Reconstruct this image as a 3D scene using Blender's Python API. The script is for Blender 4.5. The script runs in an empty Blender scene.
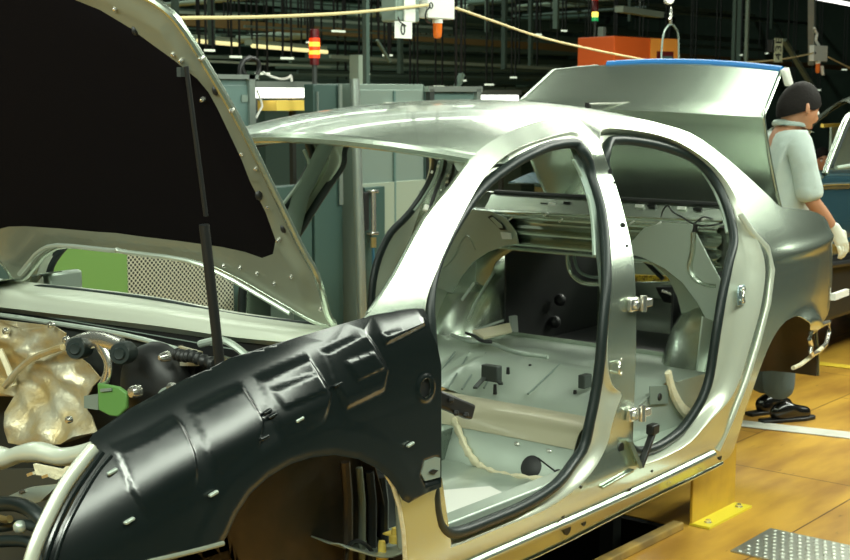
import bpy, bmesh, math, random
from mathutils import Vector, Matrix, Euler
from mathutils.geometry import delaunay_2d_cdt
random.seed(7)
SC = bpy.context.scene
COL = SC.collection
PI = math.pi

# ------------------------------------------------------------------ camera
CAM = Vector((-1.4026, -3.1061, 1.652)); FPX = 1353.0
CROT = Euler((1.43375, 0, -.88163), 'XYZ').to_matrix()
cd = bpy.data.cameras.new('camera'); cam = bpy.data.objects.new('camera', cd); COL.objects.link(cam)
cam.location = CAM; cam.rotation_euler = (1.43375, 0, -.88163)
cd.sensor_width = 36; cd.lens = 36 * FPX / 850; cd.clip_start = .05; cd.clip_end = 200
SC.camera = cam
cd.dof.use_dof = True; cd.dof.focus_distance = 3.7; cd.dof.aperture_fstop = 10
# ------------------------------------------------------------------ world, lamps, exposure
SC.view_settings.view_transform = 'Standard'; SC.view_settings.look = 'None'
SC.view_settings.gamma = 1; SC.view_settings.use_curve_mapping = False
SC.view_settings.exposure = 0.10
w = bpy.data.worlds.new('world'); SC.world = w; w.use_nodes = True
w.node_tree.nodes['Background'].inputs[0].default_value = (.05, .10, .085, 1)
w.node_tree.nodes['Background'].inputs[1].default_value = .6
def strip(name, loc, sx, sy, energy, color=(1, 1, .86), rot=(0, 0, 0)):
    l = bpy.data.lights.new(name, 'AREA'); l.shape = 'RECTANGLE'; l.size = sx; l.size_y = sy
    l.energy = energy; l.color = color
    o = bpy.data.objects.new(name, l); COL.objects.link(o); o.location = loc; o.rotation_euler = rot
    return o
# unseen fluorescent rows over line and aisles; rear and deep-hall lamps are added fill
G_ = (.90, 1, .84)
strip('strip_lamp_near_aisle', (3.4, -3.0, 3.7), 11.5, .8, 330, G_, rot=(math.radians(24), 0, 0))
strip('strip_lamp_line', (2.0, .2, 3.7), 8, .22, 70, G_)
strip('strip_lamp_far_aisle', (2.5, 3.0, 3.8), 9, .25, 60, G_)
strip('strip_lamp_front', (-2.8, -.8, 3.5), .3, 6, 270, G_, rot=(0, math.radians(-28), 0))
strip('fill_lamp_rear', (7.4, -.4, 3.9), 1.0, 7, 330, (.96, 1, .86), rot=(0, math.radians(25), 0))  # unseen lamp, widened and tilted to brighten the rear shoulder
strip('strip_lamp_far_row', (6.5, 5.0, 4.2), 12, .07, 28, G_)
strip('strip_lamp_back_hall', (7.0, 8.5, 4.6), 14, .3, 130, G_)
strip('fill_lamp_deep_hall', (11.0, 14, 6.9), 20, .6, 620, (.8, 1, .84))  # unseen lamp added to brighten the background
# ------------------------------------------------------------------ helpers
def ray(px, py): return CROT @ Vector(((px - 425) / FPX, -(py - 280) / FPX, -1))
def at(px, py, ax, v):
    d = ray(px, py); i = 'xyz'.index(ax); return CAM + d * ((v - CAM[i]) / d[i])
def on_plane(px, py, o, n):
    d = ray(px, py); o = Vector(o); n = Vector(n); return CAM + d * ((o - CAM).dot(n) / d.dot(n))
def lerp(a, b, t): return a + (b - a) * t
def sstep(t): t = max(0, min(1, t)); return t * t * (3 - 2 * t)
def interp(x, tab):
    if x <= tab[0][0]: return tab[0][1]
    for (a, b), (c, d) in zip(tab, tab[1:]):
        if x <= c: return b + (d - b) * (x - a) / (c - a)
    return tab[-1][1]
def smooth(pts, n=4, closed=False):
    P = [Vector(p) for p in pts]; out = []; N = len(P)
    rng = range(N) if closed else range(N - 1)
    for i in rng:
        if closed: a, b, c, d = P[i - 1], P[i], P[(i + 1) % N], P[(i + 2) % N]
        else: a, b, c, d = P[max(i - 1, 0)], P[i], P[i + 1], P[min(i + 2, N - 1)]
        for k in range(n):
            t = k / n
            out.append(.5 * ((2 * b) + (c - a) * t + (2 * a - 5 * b + 4 * c - d) * t * t + (3 * b - a - 3 * c + d) * t ** 3))
    if not closed: out.append(P[-1].copy())
    return out
def link(o, parent=None):
    COL.objects.link(o)
    if parent is not None: o.parent = parent
    return o
def tag(o, label, cat=None, group=None, kind=None):
    if label: o['label'] = label
    if cat: o['category'] = cat
    if group: o['group'] = group
    if kind: o['kind'] = kind
    return o
def thing(name, label, cat, loc=(0, 0, 0), group=None, rz=0):
    o = bpy.data.objects.new(name, None); COL.objects.link(o); o.location = loc; o.rotation_euler = (0, 0, rz)
    o.empty_display_size = .1
    return tag(o, label, cat, group)
def copy_tree(o, parent=None):
    c = o.copy(); COL.objects.link(c)
    if parent is not None: c.parent = parent
    for ch in list(o.children): copy_tree(ch, c)
    return c
class MB:
    """collects shapes in WORLD coordinates, becomes one mesh object"""
    def __init__(s): s.v = []; s.f = []
    def add(s, v, f):
        o = len(s.v); s.v += [Vector(p) for p in v]; s.f += [[i + o for i in q] for q in f]; return s
    def box(s, c, d, rot=None):
        x, y, z = d[0] / 2, d[1] / 2, d[2] / 2
        P = [Vector((a * x, b * y, e * z)) for e in (-1, 1) for b in (-1, 1) for a in (-1, 1)]
        if rot is not None:
            m = rot if isinstance(rot, Matrix) else Euler(rot).to_matrix(); P = [m @ p for p in P]
        return s.add([p + Vector(c) for p in P], [(0, 2, 3, 1), (4, 5, 7, 6), (0, 1, 5, 4), (2, 6, 7, 3), (0, 4, 6, 2), (1, 3, 7, 5)])
    def bbox(s, a, b): return s.box([(a[i] + b[i]) / 2 for i in range(3)], [abs(b[i] - a[i]) for i in range(3)])
    def tube(s, pts, r, seg=8, closed=False, caps=True, flat=None):
        P = [Vector(p) for p in pts]; N = len(P); rr = r if isinstance(r, (list, tuple)) else [r] * N
        V = []; F = []; prev = None
        for i in range(N):
            if closed: t = P[(i + 1) % N] - P[i - 1]
            else: t = P[min(i + 1, N - 1)] - P[max(i - 1, 0)]
            if t.length < 1e-9: t = Vector((0, 0, 1))
            t.normalize()
            if prev is None:
                up = Vector((0, 0, 1)) if abs(t.z) < .9 else Vector((1, 0, 0)); nrm = (up - t * up.dot(t)).normalized()
            else:
                nrm = prev - t * prev.dot(t)
                nrm = nrm.normalized() if nrm.length > 1e-6 else prev
            prev = nrm; b = t.cross(nrm)
            for k in range(seg):
                a = 2 * PI * k / seg; V.append(P[i] + (nrm * math.cos(a) + b * math.sin(a) * (flat or 1)) * rr[i])
        for i in range(N if closed else N - 1):
            j = (i + 1) % N
            for k in range(seg): F.append((i * seg + k, i * seg + (k + 1) % seg, j * seg + (k + 1) % seg, j * seg + k))
        if not closed and caps: F.append(list(range(seg))[::-1]); F.append([(N - 1) * seg + k for k in range(seg)])
        return s.add(V, F)
    def bar(s, a, b, w, h=None, up=(0, 0, 1)):
        a = Vector(a); b = Vector(b); t = (b - a).normalized(); up = Vector(up)
        if abs(t.dot(up)) > .95: up = Vector((1, 0, 0))
        sd = t.cross(up).normalized(); u = sd.cross(t); h = h or w
        c = [sd * (i * w / 2) + u * (j * h / 2) for i, j in ((-1, -1), (1, -1), (1, 1), (-1, 1))]
        return s.add([a + q for q in c] + [b + q for q in c], [(3, 2, 1, 0), (4, 5, 6, 7), (0, 1, 5, 4), (1, 2, 6, 5), (2, 3, 7, 6), (3, 0, 4, 7)])
    def prism(s, poly, vec):
        P = [Vector(p) for p in poly]; n = len(P); v = Vector(vec)
        return s.add(P + [p + v for p in P], [list(range(n)), [n + i for i in range(n)][::-1]] + [((i + 1) % n, i, n + i, n + (i + 1) % n) for i in range(n)])
    def grid(s, rows):
        n = len(rows[0]); V = [p for r in rows for p in r]
        return s.add(V, [(i * n + j, i * n + j + 1, (i + 1) * n + j + 1, (i + 1) * n + j) for i in range(len(rows) - 1) for j in range(n - 1)])
    def lathe(s, o, axis, prof, seg=20, a0=0, a1=2 * PI, ref=None):
        ax = Vector(axis).normalized(); r = Vector(ref) if ref else (Vector((1, 0, 0)) if abs(ax.x) < .9 else Vector((0, 0, 1)))
        u = (r - ax * r.dot(ax)).normalized(); v = ax.cross(u); o = Vector(o); full = abs(a1 - a0 - 2 * PI) < 1e-6
        n = seg if full else seg + 1; V = []; F = []
        for (rad, h) in prof:
            for k in range(n):
                a = a0 + (a1 - a0) * k / seg; V.append(o + ax * h + (u * math.cos(a) + v * math.sin(a)) * rad)
        for i in range(len(prof) - 1):
            for k in range(seg):
                j = (k + 1) % n; F.append((i * n + k, i * n + j, (i + 1) * n + j, (i + 1) * n + k))
        return s.add(V, F)
    def cyl(s, a, b, r, seg=16):
        a = Vector(a); b = Vector(b); L = (b - a).length
        return s.lathe(a, b - a, [(0, 0), (r, 0), (r, L), (0, L)], seg)
    def ball(s, c, r, seg=12, sc=(1, 1, 1)):
        V = []; F = []; rings = seg // 2
        for i in range(rings + 1):
            t = PI * i / rings
            for k in range(seg):
                a = 2 * PI * k / seg
                V.append(Vector((math.sin(t) * math.cos(a) * r * sc[0], math.sin(t) * math.sin(a) * r * sc[1], math.cos(t) * r * sc[2])) + Vector(c))
        for i in range(rings):
            for k in range(seg): F.append((i * seg + k, (i + 1) * seg + k, (i + 1) * seg + (k + 1) % seg, i * seg + (k + 1) % seg))
        return s.add(V, F)
    def mirror(s):
        m = MB(); m.v = [Vector((p.x, -p.y, p.z)) for p in s.v]; m.f = [q[::-1] for q in s.f]; return m
    def build(s, name, material, parent=None, sm=True, bevel=0, solid=0, sub=0, angle=40, off=0, nfun=None):
        me = bpy.data.meshes.new(name)
        inv = Vector((0, 0, 0)); q = parent
        base = Matrix.Identity(4)
        if parent is not None:
            ch = []
            while q is not None: ch.append(q); q = q.parent
            for q in reversed(ch): base = base @ (q.matrix_parent_inverse @ q.matrix_basis if q.parent else q.matrix_basis)
            ib = base.inverted(); vs = [ib @ p for p in s.v]
            loc = None
        else: vs = s.v
        me.from_pydata([tuple(p) for p in vs], [], s.f)
        bm = bmesh.new(); bm.from_mesh(me)
        bmesh.ops.remove_doubles(bm, verts=bm.verts, dist=1e-5)
        bmesh.ops.recalc_face_normals(bm, faces=bm.faces); bm.to_mesh(me); bm.free()
        if sm:
            for p in me.polygons: p.use_smooth = True
            try: me.set_sharp_from_angle(angle=math.radians(angle))
            except Exception: pass
        if nfun:
            o3 = Vector((0, 0, 0)) if parent is None else base.translation
            ns = [nfun(v.co + o3) for v in me.vertices]
            if sum(p.normal.dot(ns[p.vertices[0]]) for p in me.polygons) < 0: me.flip_normals()
            me.normals_split_custom_set_from_vertices([tuple(n) for n in ns])
        me.materials.append(material)
        o = bpy.data.objects.new(name, me); link(o, parent)
        if bevel:
            b = o.modifiers.new('bevel', 'BEVEL'); b.width = bevel; b.segments = 2; b.limit_method = 'ANGLE'; b.angle_limit = math.radians(50)
        if solid:
            b = o.modifiers.new('solid', 'SOLIDIFY'); b.thickness = solid; b.offset = off
            b = o.modifiers.new('split', 'EDGE_SPLIT'); b.split_angle = math.radians(min(angle, 60)); b.use_edge_sharp = True
        if sub:
            b = o.modifiers.new('sub', 'SUBSURF'); b.levels = sub; b.render_levels = sub
        return o
def inside(p, poly):
    x, y = p[0], p[1]; c = False; n = len(poly); j = n - 1
    for i in range(n):
        xi, yi = poly[i][0], poly[i][1]; xj, yj = poly[j][0], poly[j][1]
        if (yi > y) != (yj > y) and x < (xj - xi) * (y - yi) / (yj - yi) + xi: c = not c
        j = i
    return c
def seg_dist(p, poly, closed=True):
    best = 9; x, y = p[0], p[1]; n = len(poly)
    for i in range(n if closed else n - 1):
        ax, ay = poly[i][0], poly[i][1]; q = poly[(i + 1) % n]; bx, by = q[0] - ax, q[1] - ay
        L = bx * bx + by * by
        t = 0 if L < 1e-12 else max(0, min(1, ((x - ax) * bx + (y - ay) * by) / L))
        d = (x - ax - t * bx) ** 2 + (y - ay - t * by) ** 2
        if d < best: best = d
    return math.sqrt(best) if best < 81 else 9
def cdt(outer, holes, sp, emit, clear=.45, lines=()):
    """triangulates a 2-D outline with holes over a fine grid; emit(x, y) -> 3-D point"""
    pts = []; edges = []
    for L in [outer] + holes:
        o = len(pts); pts += [Vector((p[0], p[1])) for p in L]; edges += [(o + i, o + (i + 1) % len(L)) for i in range(len(L))]
    for L in lines:
        o = len(pts); pts += [Vector((p[0], p[1])) for p in L]; edges += [(o + i, o + (i + 1) % len(L)) for i in range(len(L))]
    x0 = min(p[0] for p in outer); x1 = max(p[0] for p in outer); y0 = min(p[1] for p in outer); y1 = max(p[1] for p in outer)
    ny = int((y1 - y0) / sp) + 1; nx = int((x1 - x0) / sp) + 1
    for j in range(ny + 1):
        for i in range(nx + 1):
            p = Vector((x0 + (i + (.5 if j % 2 else 0)) * sp, y0 + j * sp * .9))
            if not inside(p, outer) or any(inside(p, h) for h in holes): continue
            if seg_dist(p, outer) < sp * clear or any(seg_dist(p, h) < sp * clear for h in holes): continue
            if any(seg_dist(p, L) < sp * .4 for L in lines): continue
            pts.append(p)
    V, E, F = delaunay_2d_cdt(pts, edges, [], 0, 1e-6)[:3]
    keep = []
    for f in F:
        c = sum((V[i] for i in f), Vector((0, 0))) / len(f)
        if inside(c, outer) and not any(inside(c, h) for h in holes): keep.append(list(f))
    m = MB(); m.add([emit(p.x, p.y) for p in V], keep); return m
def traced(pxs, ax, v): return [at(x, y, ax, v) for x, y in pxs]
def plate(pxs, ax, v, t, n=0, closed=True):
    """an outline traced on the plane ax = v, given thickness t away from the camera"""
    P = traced(pxs, ax, v)
    if n: P = smooth(P, n, True)
    d = Vector((0, 0, 0)); d['xyz'.index(ax)] = t
    return MB().prism(P, d)
# ------------------------------------------------------------------ materials
MATS = {}
def mat(name, color, rough=.5, metal=0, coat=0, noise=None, emit=None, alpha=1, bump=None, spec=.5, trans=0):
    m = bpy.data.materials.new(name); m.use_nodes = True; nt = m.node_tree; b = nt.nodes['Principled BSDF']
    b.inputs['Base Color'].default_value = (*color, 1); b.inputs['Roughness'].default_value = rough
    b.inputs['Metallic'].default_value = metal; b.inputs['Coat Weight'].default_value = coat
    b.inputs['Coat Roughness'].default_value = .06; b.inputs['Specular IOR Level'].default_value = spec
    b.inputs['Transmission Weight'].default_value = trans
    tc = nt.nodes.new('ShaderNodeTexCoord')
    if noise:
        sc, c2, lo, hi = noise
        n = nt.nodes.new('ShaderNodeTexNoise'); n.inputs['Scale'].default_value = sc; n.inputs['Detail'].default_value = 5
        nt.links.new(tc.outputs['Object'], n.inputs['Vector'])
        r = nt.nodes.new('ShaderNodeValToRGB'); r.color_ramp.elements[0].position = lo; r.color_ramp.elements[1].position = hi
        r.color_ramp.elements[0].color = (*color, 1); r.color_ramp.elements[1].color = (*c2, 1)
        nt.links.new(n.outputs['Fac'], r.inputs['Fac']); nt.links.new(r.outputs['Color'], b.inputs['Base Color'])
    if bump:
        n = nt.nodes.new('ShaderNodeTexNoise'); n.inputs['Scale'].default_value = bump[0]; n.inputs['Detail'].default_value = 3
        nt.links.new(tc.outputs['Object'], n.inputs['Vector'])
        bp = nt.nodes.new('ShaderNodeBump'); bp.inputs['Strength'].default_value = bump[1]; bp.inputs['Distance'].default_value = .02
        nt.links.new(n.outputs['Fac'], bp.inputs['Height']); nt.links.new(bp.outputs['Normal'], b.inputs['Normal'])
    if emit:
        b.inputs['Emission Color'].default_value = (*emit[0], 1); b.inputs['Emission Strength'].default_value = emit[1]
    MATS[name] = m; return m
silver = mat('silver_paint', (.50, .57, .48), .27, .88, .5)
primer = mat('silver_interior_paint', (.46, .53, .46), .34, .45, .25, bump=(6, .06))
lit_silver = mat('lit_silver_paint', (.62, .66, .55), .36, .40, .25)  # the body's silver paint, made paler so its lit brightness sits in the colour
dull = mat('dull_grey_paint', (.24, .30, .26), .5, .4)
olive = mat('hood_inner_paint', (.24, .26, .20), .42, .35, .2)
blackpad = mat('black_insulation', (.004, .003, .004), .9, 0, spec=.08)
rubber = mat('black_rubber', (.012, .02, .019), .42)
plastic = mat('black_wing_cover_plastic', (.004, .007, .007), .25, 0, .0, bump=(5, .08), spec=.95)
steel = mat('bright_steel', (.75, .74, .68), .25, .9)
darksteel = mat('dark_steel', (.06, .07, .065), .45, .5)
gold = mat('gold_heat_foil', (.50, .38, .17), .42, .6, noise=(7, (.56, .53, .40), .40, .62), bump=(40, .25))
sealer = mat('cream_sealer', (.72, .66, .46), .6, bump=(40, .4))
bronze = mat('bronze_wheelhouse', (.10, .07, .045), .5, .4, noise=(4, (.06, .05, .035), .4, .6))
bluetape = mat('blue_tape', (.02, .17, .48), .4)
white = mat('white_plastic', (.82, .82, .76), .45)
black = mat('black_plastic', (.01, .011, .011), .45)
cream = mat('cream_trim', (.33, .41, .34), .5)
amber = mat('amber_lens', (.75, .16, .02), .2, 0, .5, emit=((1, .2, .02), .08))
brass = mat('brass', (.70, .52, .22), .3, .9)
# ------------------------------------------------------------------ the hall
def floor_mat():
    m = mat('wooden_floor', (.62, .30, .035), .38, 0, .15)
    nt = m.node_tree; b = nt.nodes['Principled BSDF']; tc = nt.nodes.new('ShaderNodeTexCoord')
    n = nt.nodes.new('ShaderNodeTexNoise'); n.inputs['Scale'].default_value = 1.6; n.inputs['Detail'].default_value = 6
    mp = nt.nodes.new('ShaderNodeMapping'); mp.inputs['Scale'].default_value = (1, 3.5, 1)
    nt.links.new(tc.outputs['Object'], mp.inputs['Vector']); nt.links.new(mp.outputs['Vector'], n.inputs['Vector'])
    r = nt.nodes.new('ShaderNodeValToRGB'); e = r.color_ramp.elements
    e[0].position = .34; e[0].color = (.36, .18, .028, 1); e[1].position = .62; e[1].color = (.62, .355, .05, 1)
    nt.links.new(n.outputs['Fac'], r.inputs['Fac'])
    # dark scuffs
    n2 = nt.nodes.new('ShaderNodeTexNoise'); n2.inputs['Scale'].default_value = 9; n2.inputs['Detail'].default_value = 4
    nt.links.new(mp.outputs['Vector'], n2.inputs['Vector'])
    r2 = nt.nodes.new('ShaderNodeValToRGB'); r2.color_ramp.elements[0].position = .68; r2.color_ramp.elements[1].position = .78
    nt.links.new(n2.outputs['Fac'], r2.inputs['Fac'])
    mx = nt.nodes.new('ShaderNodeMixRGB'); mx.inputs['Color2'].default_value = (.12, .07, .02, 1)
    nt.links.new(r2.outputs['Color'], mx.inputs['Fac']); nt.links.new(r.outputs['Color'], mx.inputs['Color1'])
    # plank joints
    br = nt.nodes.new('ShaderNodeTexBrick'); br.inputs['Scale'].default_value = 1; br.inputs['Mortar Size'].default_value = .004
    br.inputs['Brick Width'].default_value = 1.6; br.inputs['Row Height'].default_value = .78; br.offset = .37
    br.inputs['Color1'].default_value = (1, 1, 1, 1); br.inputs['Color2'].default_value = (.88, .86, .82, 1); br.inputs['Mortar'].default_value = (.25, .2, .15, 1)
    mp2 = nt.nodes.new('ShaderNodeMapping'); mp2.inputs['Location'].default_value = (.16, 1.03, 0)
    nt.links.new(tc.outputs['Object'], mp2.inputs['Vector']); nt.links.new(mp2.outputs['Vector'], br.inputs['Vector'])
    mu = nt.nodes.new('ShaderNodeMixRGB'); mu.blend_type = 'MULTIPLY'; mu.inputs['Fac'].default_value = 1
    nt.links.new(mx.outputs['Color'], mu.inputs['Color1']); nt.links.new(br.outputs['Color'], mu.inputs['Color2'])
    nt.links.new(mu.outputs['Color'], b.inputs['Base Color'])
    return m
wood = floor_mat()
dark_wall = mat('dark_green_wall', (.022, .045, .035), .8, noise=(.6, (.04, .07, .055), .4, .6))
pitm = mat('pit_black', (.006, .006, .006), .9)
def struct(o): o['kind'] = 'structure'; return o
# floor with the pit under the line left open
X0, X1, Y0, Y1 = -6, 30, -7, 26
PX0, PX1, PY0, PY1 = -4, 3.10, -.66, .90
m = MB()
AISLE = -1.75
for a, b, c, d in ((X0, X1, AISLE, PY0), (X0, X1, PY1, Y1), (X0, PX0, PY0, PY1), (PX1, X1, PY0, PY1)):
    m.bbox((a, c, -.12), (b, d, 0))
struct(m.build('floor', wood, sm=False))
struct(MB().bbox((X0, Y0, -.12), (X1, AISLE, 0)).build('floor_unseen_dark', mat('unseen_dark_floor', (.018, .03, .025), .6, noise=(2, (.03, .045, .038), .4, .6)), sm=False))  # unseen floor, coloured dark to keep orange out of the car's reflections
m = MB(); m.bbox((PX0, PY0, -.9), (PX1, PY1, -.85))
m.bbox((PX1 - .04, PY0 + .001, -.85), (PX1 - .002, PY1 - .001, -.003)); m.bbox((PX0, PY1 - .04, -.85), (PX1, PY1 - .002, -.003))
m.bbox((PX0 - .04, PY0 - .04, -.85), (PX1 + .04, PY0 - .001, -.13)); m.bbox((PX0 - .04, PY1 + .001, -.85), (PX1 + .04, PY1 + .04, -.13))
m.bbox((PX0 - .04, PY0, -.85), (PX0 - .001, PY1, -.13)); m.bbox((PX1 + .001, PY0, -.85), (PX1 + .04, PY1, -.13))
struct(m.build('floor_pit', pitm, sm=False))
curbm = mat('worn_yellow_curb', (.42, .27, .06), .6, noise=(7, (.22, .15, .05), .4, .6))
m = MB(); m.bbox((PX0, PY0 - .035, 0), (PX1 - .02, PY0 + .01, .03)); struct(m.build('trim_1', curbm, sm=False, bevel=.005))
struct(MB().bbox((X0 - .2, Y1, -.1), (X1 + .2, Y1 + .2, 7.2)).build('wall_far', dark_wall, sm=False))
struct(MB().bbox((X1, Y0, -.1), (X1 + .2, Y1, 7.2)).build('wall_rear', dark_wall, sm=False))
struct(MB().bbox((X0 - .2, Y0, -.1), (X0, Y1, 7.2)).build('wall_front', dark_wall, sm=False))
struct(MB().bbox((X0 - .2, Y0 - .2, -.1), (X1 + .2, Y0, 7.2)).build('wall_near', dark_wall, sm=False))
struct(MB().bbox((X0 - .2, Y0 - .2, 7.2), (X1 + .2, Y1 + .2, 7.4)).build('ceiling', dark_wall, sm=False))
paint_w = mat('worn_white_floor_paint', (.62, .62, .55), .5, noise=(8, (.48, .46, .38), .45, .7))
paint_y = mat('yellow_floor_paint', (.70, .50, .04), .5)
p = [at(740, 421, 'z', 0), at(850, 433, 'z', 0), at(850, 443, 'z', 0), at(735, 430, 'z', 0)]
dl = (p[1] - p[0]).normalized()
a0 = p[0] - dl * .35; b0 = p[1] + dl * 2.2; off = Vector((-.13, 0, 0))
m = MB().prism([Vector((q.x, q.y, .002)) for q in (a0, b0, b0 + off, a0 + off)], (0, 0, .004))
tag(m.build('floor_line', paint_w, sm=False), 'worn white painted line on the wooden floor behind the car', 'floor marking')
p0 = at(796, 360, 'z', 0); p1 = at(850, 366, 'z', 0); dl = (p1 - p0).normalized(); a0 = p0 - dl * 1.2; b0 = p1 + dl * 2; off = Vector((-.1, 0, 0))
m = MB().prism([Vector((q.x, q.y, .002)) for q in (a0, b0, b0 + off, a0 + off)], (0, 0, .004))
tag(m.build('floor_line', paint_y, sm=False), 'yellow painted line on the floor by the dark blue car', 'floor marking')
# ------------------------------------------------------------------ the car body: surfaces
PROF = [(0.15, -0.7), (0.25, -0.77), (0.35, -0.835), (0.45, -0.855), (0.6, -0.872), (0.85, -0.884), (1.0, -0.876), (1.07, -0.86), (1.13, -0.832), (1.21, -0.79), (1.3, -0.74), (1.41, -0.68), (1.5, -0.625), (1.55, -0.58), (1.59, -0.525), (1.63, -0.42), (1.7, -0.2)]
_W = [(k * .005, math.exp(-(k * .005 / .032) ** 2 / 2)) for k in range(-18, 19)]
_WS = sum(b for a, b in _W)
_ST = [sum(interp(i * .004 + a, PROF) * b for a, b in _W) / _WS for i in range(0, 480)]
def S0(z):
    f = max(1.0, min(477.0, z / .004)); i = int(f); t = f - i; a, b, c, d = _ST[i - 1], _ST[i], _ST[i + 1], _ST[i + 2]
    return .5 * ((2 * b) + (c - a) * t + (2 * a - 5 * b + 4 * c - d) * t * t + (3 * b - a - 3 * c + d) * t ** 3)
def S(x, z):
    y = S0(z)
    if x > 3.55: y += .17 * ((x - 3.55) / .8) ** 2
    # the pillar between the doors lies deeper than the skin around it
    y += .035 * sstep((x - 1.95) / .2) * sstep((2.95 - x) / .2) * sstep((z - .40) / .12) * sstep((1.47 - z) / .10)
    # flare round the rear wheel
    d = math.hypot(x - 3.70, z - .37)
    y -= .034 * math.exp(-((d - .375) / .034) ** 2) * sstep((z - .30) / .1)
    # shoulder crease on the rear wing
    y -= .016 * math.exp(-((z - 1.035) / .022) ** 2) * sstep((x - 3.3) / .3)
    return y
def on_side(px, py, off=0.):
    y = -.82
    for _ in range(14):
        p = at(px, py, 'y', y); o = off(p.x, p.z) if callable(off) else off
        y = .5 * y + .5 * (S(p.x, p.z) + o)
    return at(px, py, 'y', y)
def side_loop(pxs, off=0., n=3, closed=True): return smooth([on_side(x, y, off) for x, y in pxs], n, closed)
CAR = thing('car_body', 'unfinished silver saloon car body without doors, bonnet and boot lid raised, on the line', 'car', (2.2, 0, 0))

A_FRONT = [(571, 131), (545, 138), (520, 147), (497, 162), (481, 182), (466, 208), (450, 240), (437, 270), (427, 298), (424, 330), (424, 400), (424, 480), (427, 528), (434, 547), (450, 548), (500, 528), (545, 510), (578, 487), (597, 465), (607, 445), (612, 425), (617, 408), (622, 394), (613, 386), (608, 365), (608, 335), (610, 300), (610, 265), (608, 230), (602, 195), (594, 163), (586, 144), (580, 134)]
B_FRONT = [(570, 143), (548, 146), (525, 156), (502, 170), (483, 185), (465, 206), (446, 238), (433, 268), (427, 298), (428, 330), (431, 400), (431, 480), (434, 515), (441, 529), (455, 532), (490, 519), (520, 506), (545, 491), (565, 471), (580, 450), (588, 420), (594, 390), (598, 360), (600, 335), (603, 300), (604, 265), (602, 230), (597, 200), (588, 168), (581, 152), (576, 145)]
A_REAR = [(606, 128), (640, 131), (672, 139), (700, 155), (722, 175), (737, 199), (746, 221), (757, 239), (764, 258), (765, 280), (759, 315), (749, 350), (739, 382), (728, 402), (710, 421), (691, 442), (665, 457), (645, 464), (634, 462), (633, 440), (634, 410), (635, 380), (636, 345), (636, 310), (635, 280), (632, 248), (626, 222), (619, 196), (611, 173), (603, 152), (600, 136)]
B_REAR = [(609, 141), (640, 142), (672, 150), (698, 163), (716, 186), (727, 212), (732, 240), (727, 262), (721, 292), (716, 322), (711, 355), (706, 383), (695, 408), (679, 430), (660, 444), (645, 450), (630, 449), (624, 430), (625, 400), (626, 375), (627, 345), (627, 310), (626, 280), (623, 248), (617, 222), (611, 197), (607, 178), (603, 158)]
SKIN = [(363, 318), (370, 312), (395, 275), (425, 219), (450, 188), (476, 153), (497, 138), (520, 127), (545, 119.5), (575, 115.5), (605, 115.5), (640, 119), (665, 125), (690, 133), (715, 149), (745, 174), (770, 197), (781, 207), (800, 209), (818, 213), (830, 222), (835, 236), (837, 255), (837, 280), (834, 300), (828, 315), (815, 331), (811, 326), (805, 319), (797, 316), (786, 321), (776, 333), (767, 351), (759, 372), (751, 395), (744, 415), (737, 440), (733, 452), (722, 463), (690, 479), (640, 503), (560, 544), (500, 573), (440, 600), (418, 560), (412, 500), (410, 440), (408, 380), (406, 330), (396, 318), (380, 316)]
def dF(x, z=1.): return .016 + .054 * sstep((2.15 - x) / .4) * sstep((z - .55) / .3)
def dR(x, z=1.): return .05
aF = side_loop(A_FRONT); bF = side_loop(B_FRONT, dF); aR = side_loop(A_REAR); bR = side_loop(B_REAR, dR)
sk = side_loop(SKIN, 0, 2)
xz = lambda L: [(p.x, p.z) for p in L]
skin = cdt(xz(sk), [xz(aF), xz(aR)], .018, lambda x, z: Vector((x, S(x, z), z)))
far_skin = skin.mirror()
def skin_n(p, sg=1):
    e = .004; n = Vector(((S(p.x + e, p.z) - S(p.x - e, p.z)) / (2 * e), -1, (S(p.x, p.z + e) - S(p.x, p.z - e)) / (2 * e))).normalized()
    return n if sg > 0 else Vector((n.x, -n.y, n.z))
SIDE = skin.build('side_panel', silver, CAR, solid=.004, off=-1, angle=60)
far_skin.build('side_panel', silver, CAR, solid=.004, off=-1, angle=60)
def resamp(L, n):
    d = [0]; 
    for i in range(len(L)): d.append(d[-1] + (L[(i + 1) % len(L)] - L[i]).length)
    out = []; k = 0
    for i in range(n):
        t = d[-1] * i / n
        while d[k + 1] < t: k += 1
        out.append(lerp(L[k], L[(k + 1) % len(L)], (t - d[k]) / max(1e-9, d[k + 1] - d[k])))
    return out
def frame(A, B, dF, N=240, NB=720):
    a = resamp(A, N); b = resamp(B, NB); idx = []; prev = 0
    for i, p in enumerate(a):
        c = i * NB / N
        best = min(range(int(c) - 70, int(c) + 71), key=lambda j: (b[j % NB] - p).length + .0006 * abs(j - c))
        idx.append(best)
    for _ in range(6): idx = [(( idx[i - 1] - (NB if i == 0 else 0)) + 2 * idx[i] + (idx[(i + 1) % N] + (NB if i == N - 1 else 0))) / 4 for i in range(N)]
    for i in range(1, N): idx[i] = max(idx[i], idx[i - 1])
    rows = []
    for t in (0, .03, .09, .17, .26, .36, .46, .7, 1):
        r = []
        for i in range(N):
            q = lerp(a[i], b[int(round(idx[i])) % NB], t)
            r.append(Vector((q.x, S(q.x, q.z) + dF(q.x, q.z) * sstep(t / .46), q.z)))
        rows.append(r + [r[0]])
    return MB().grid(rows)
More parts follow.
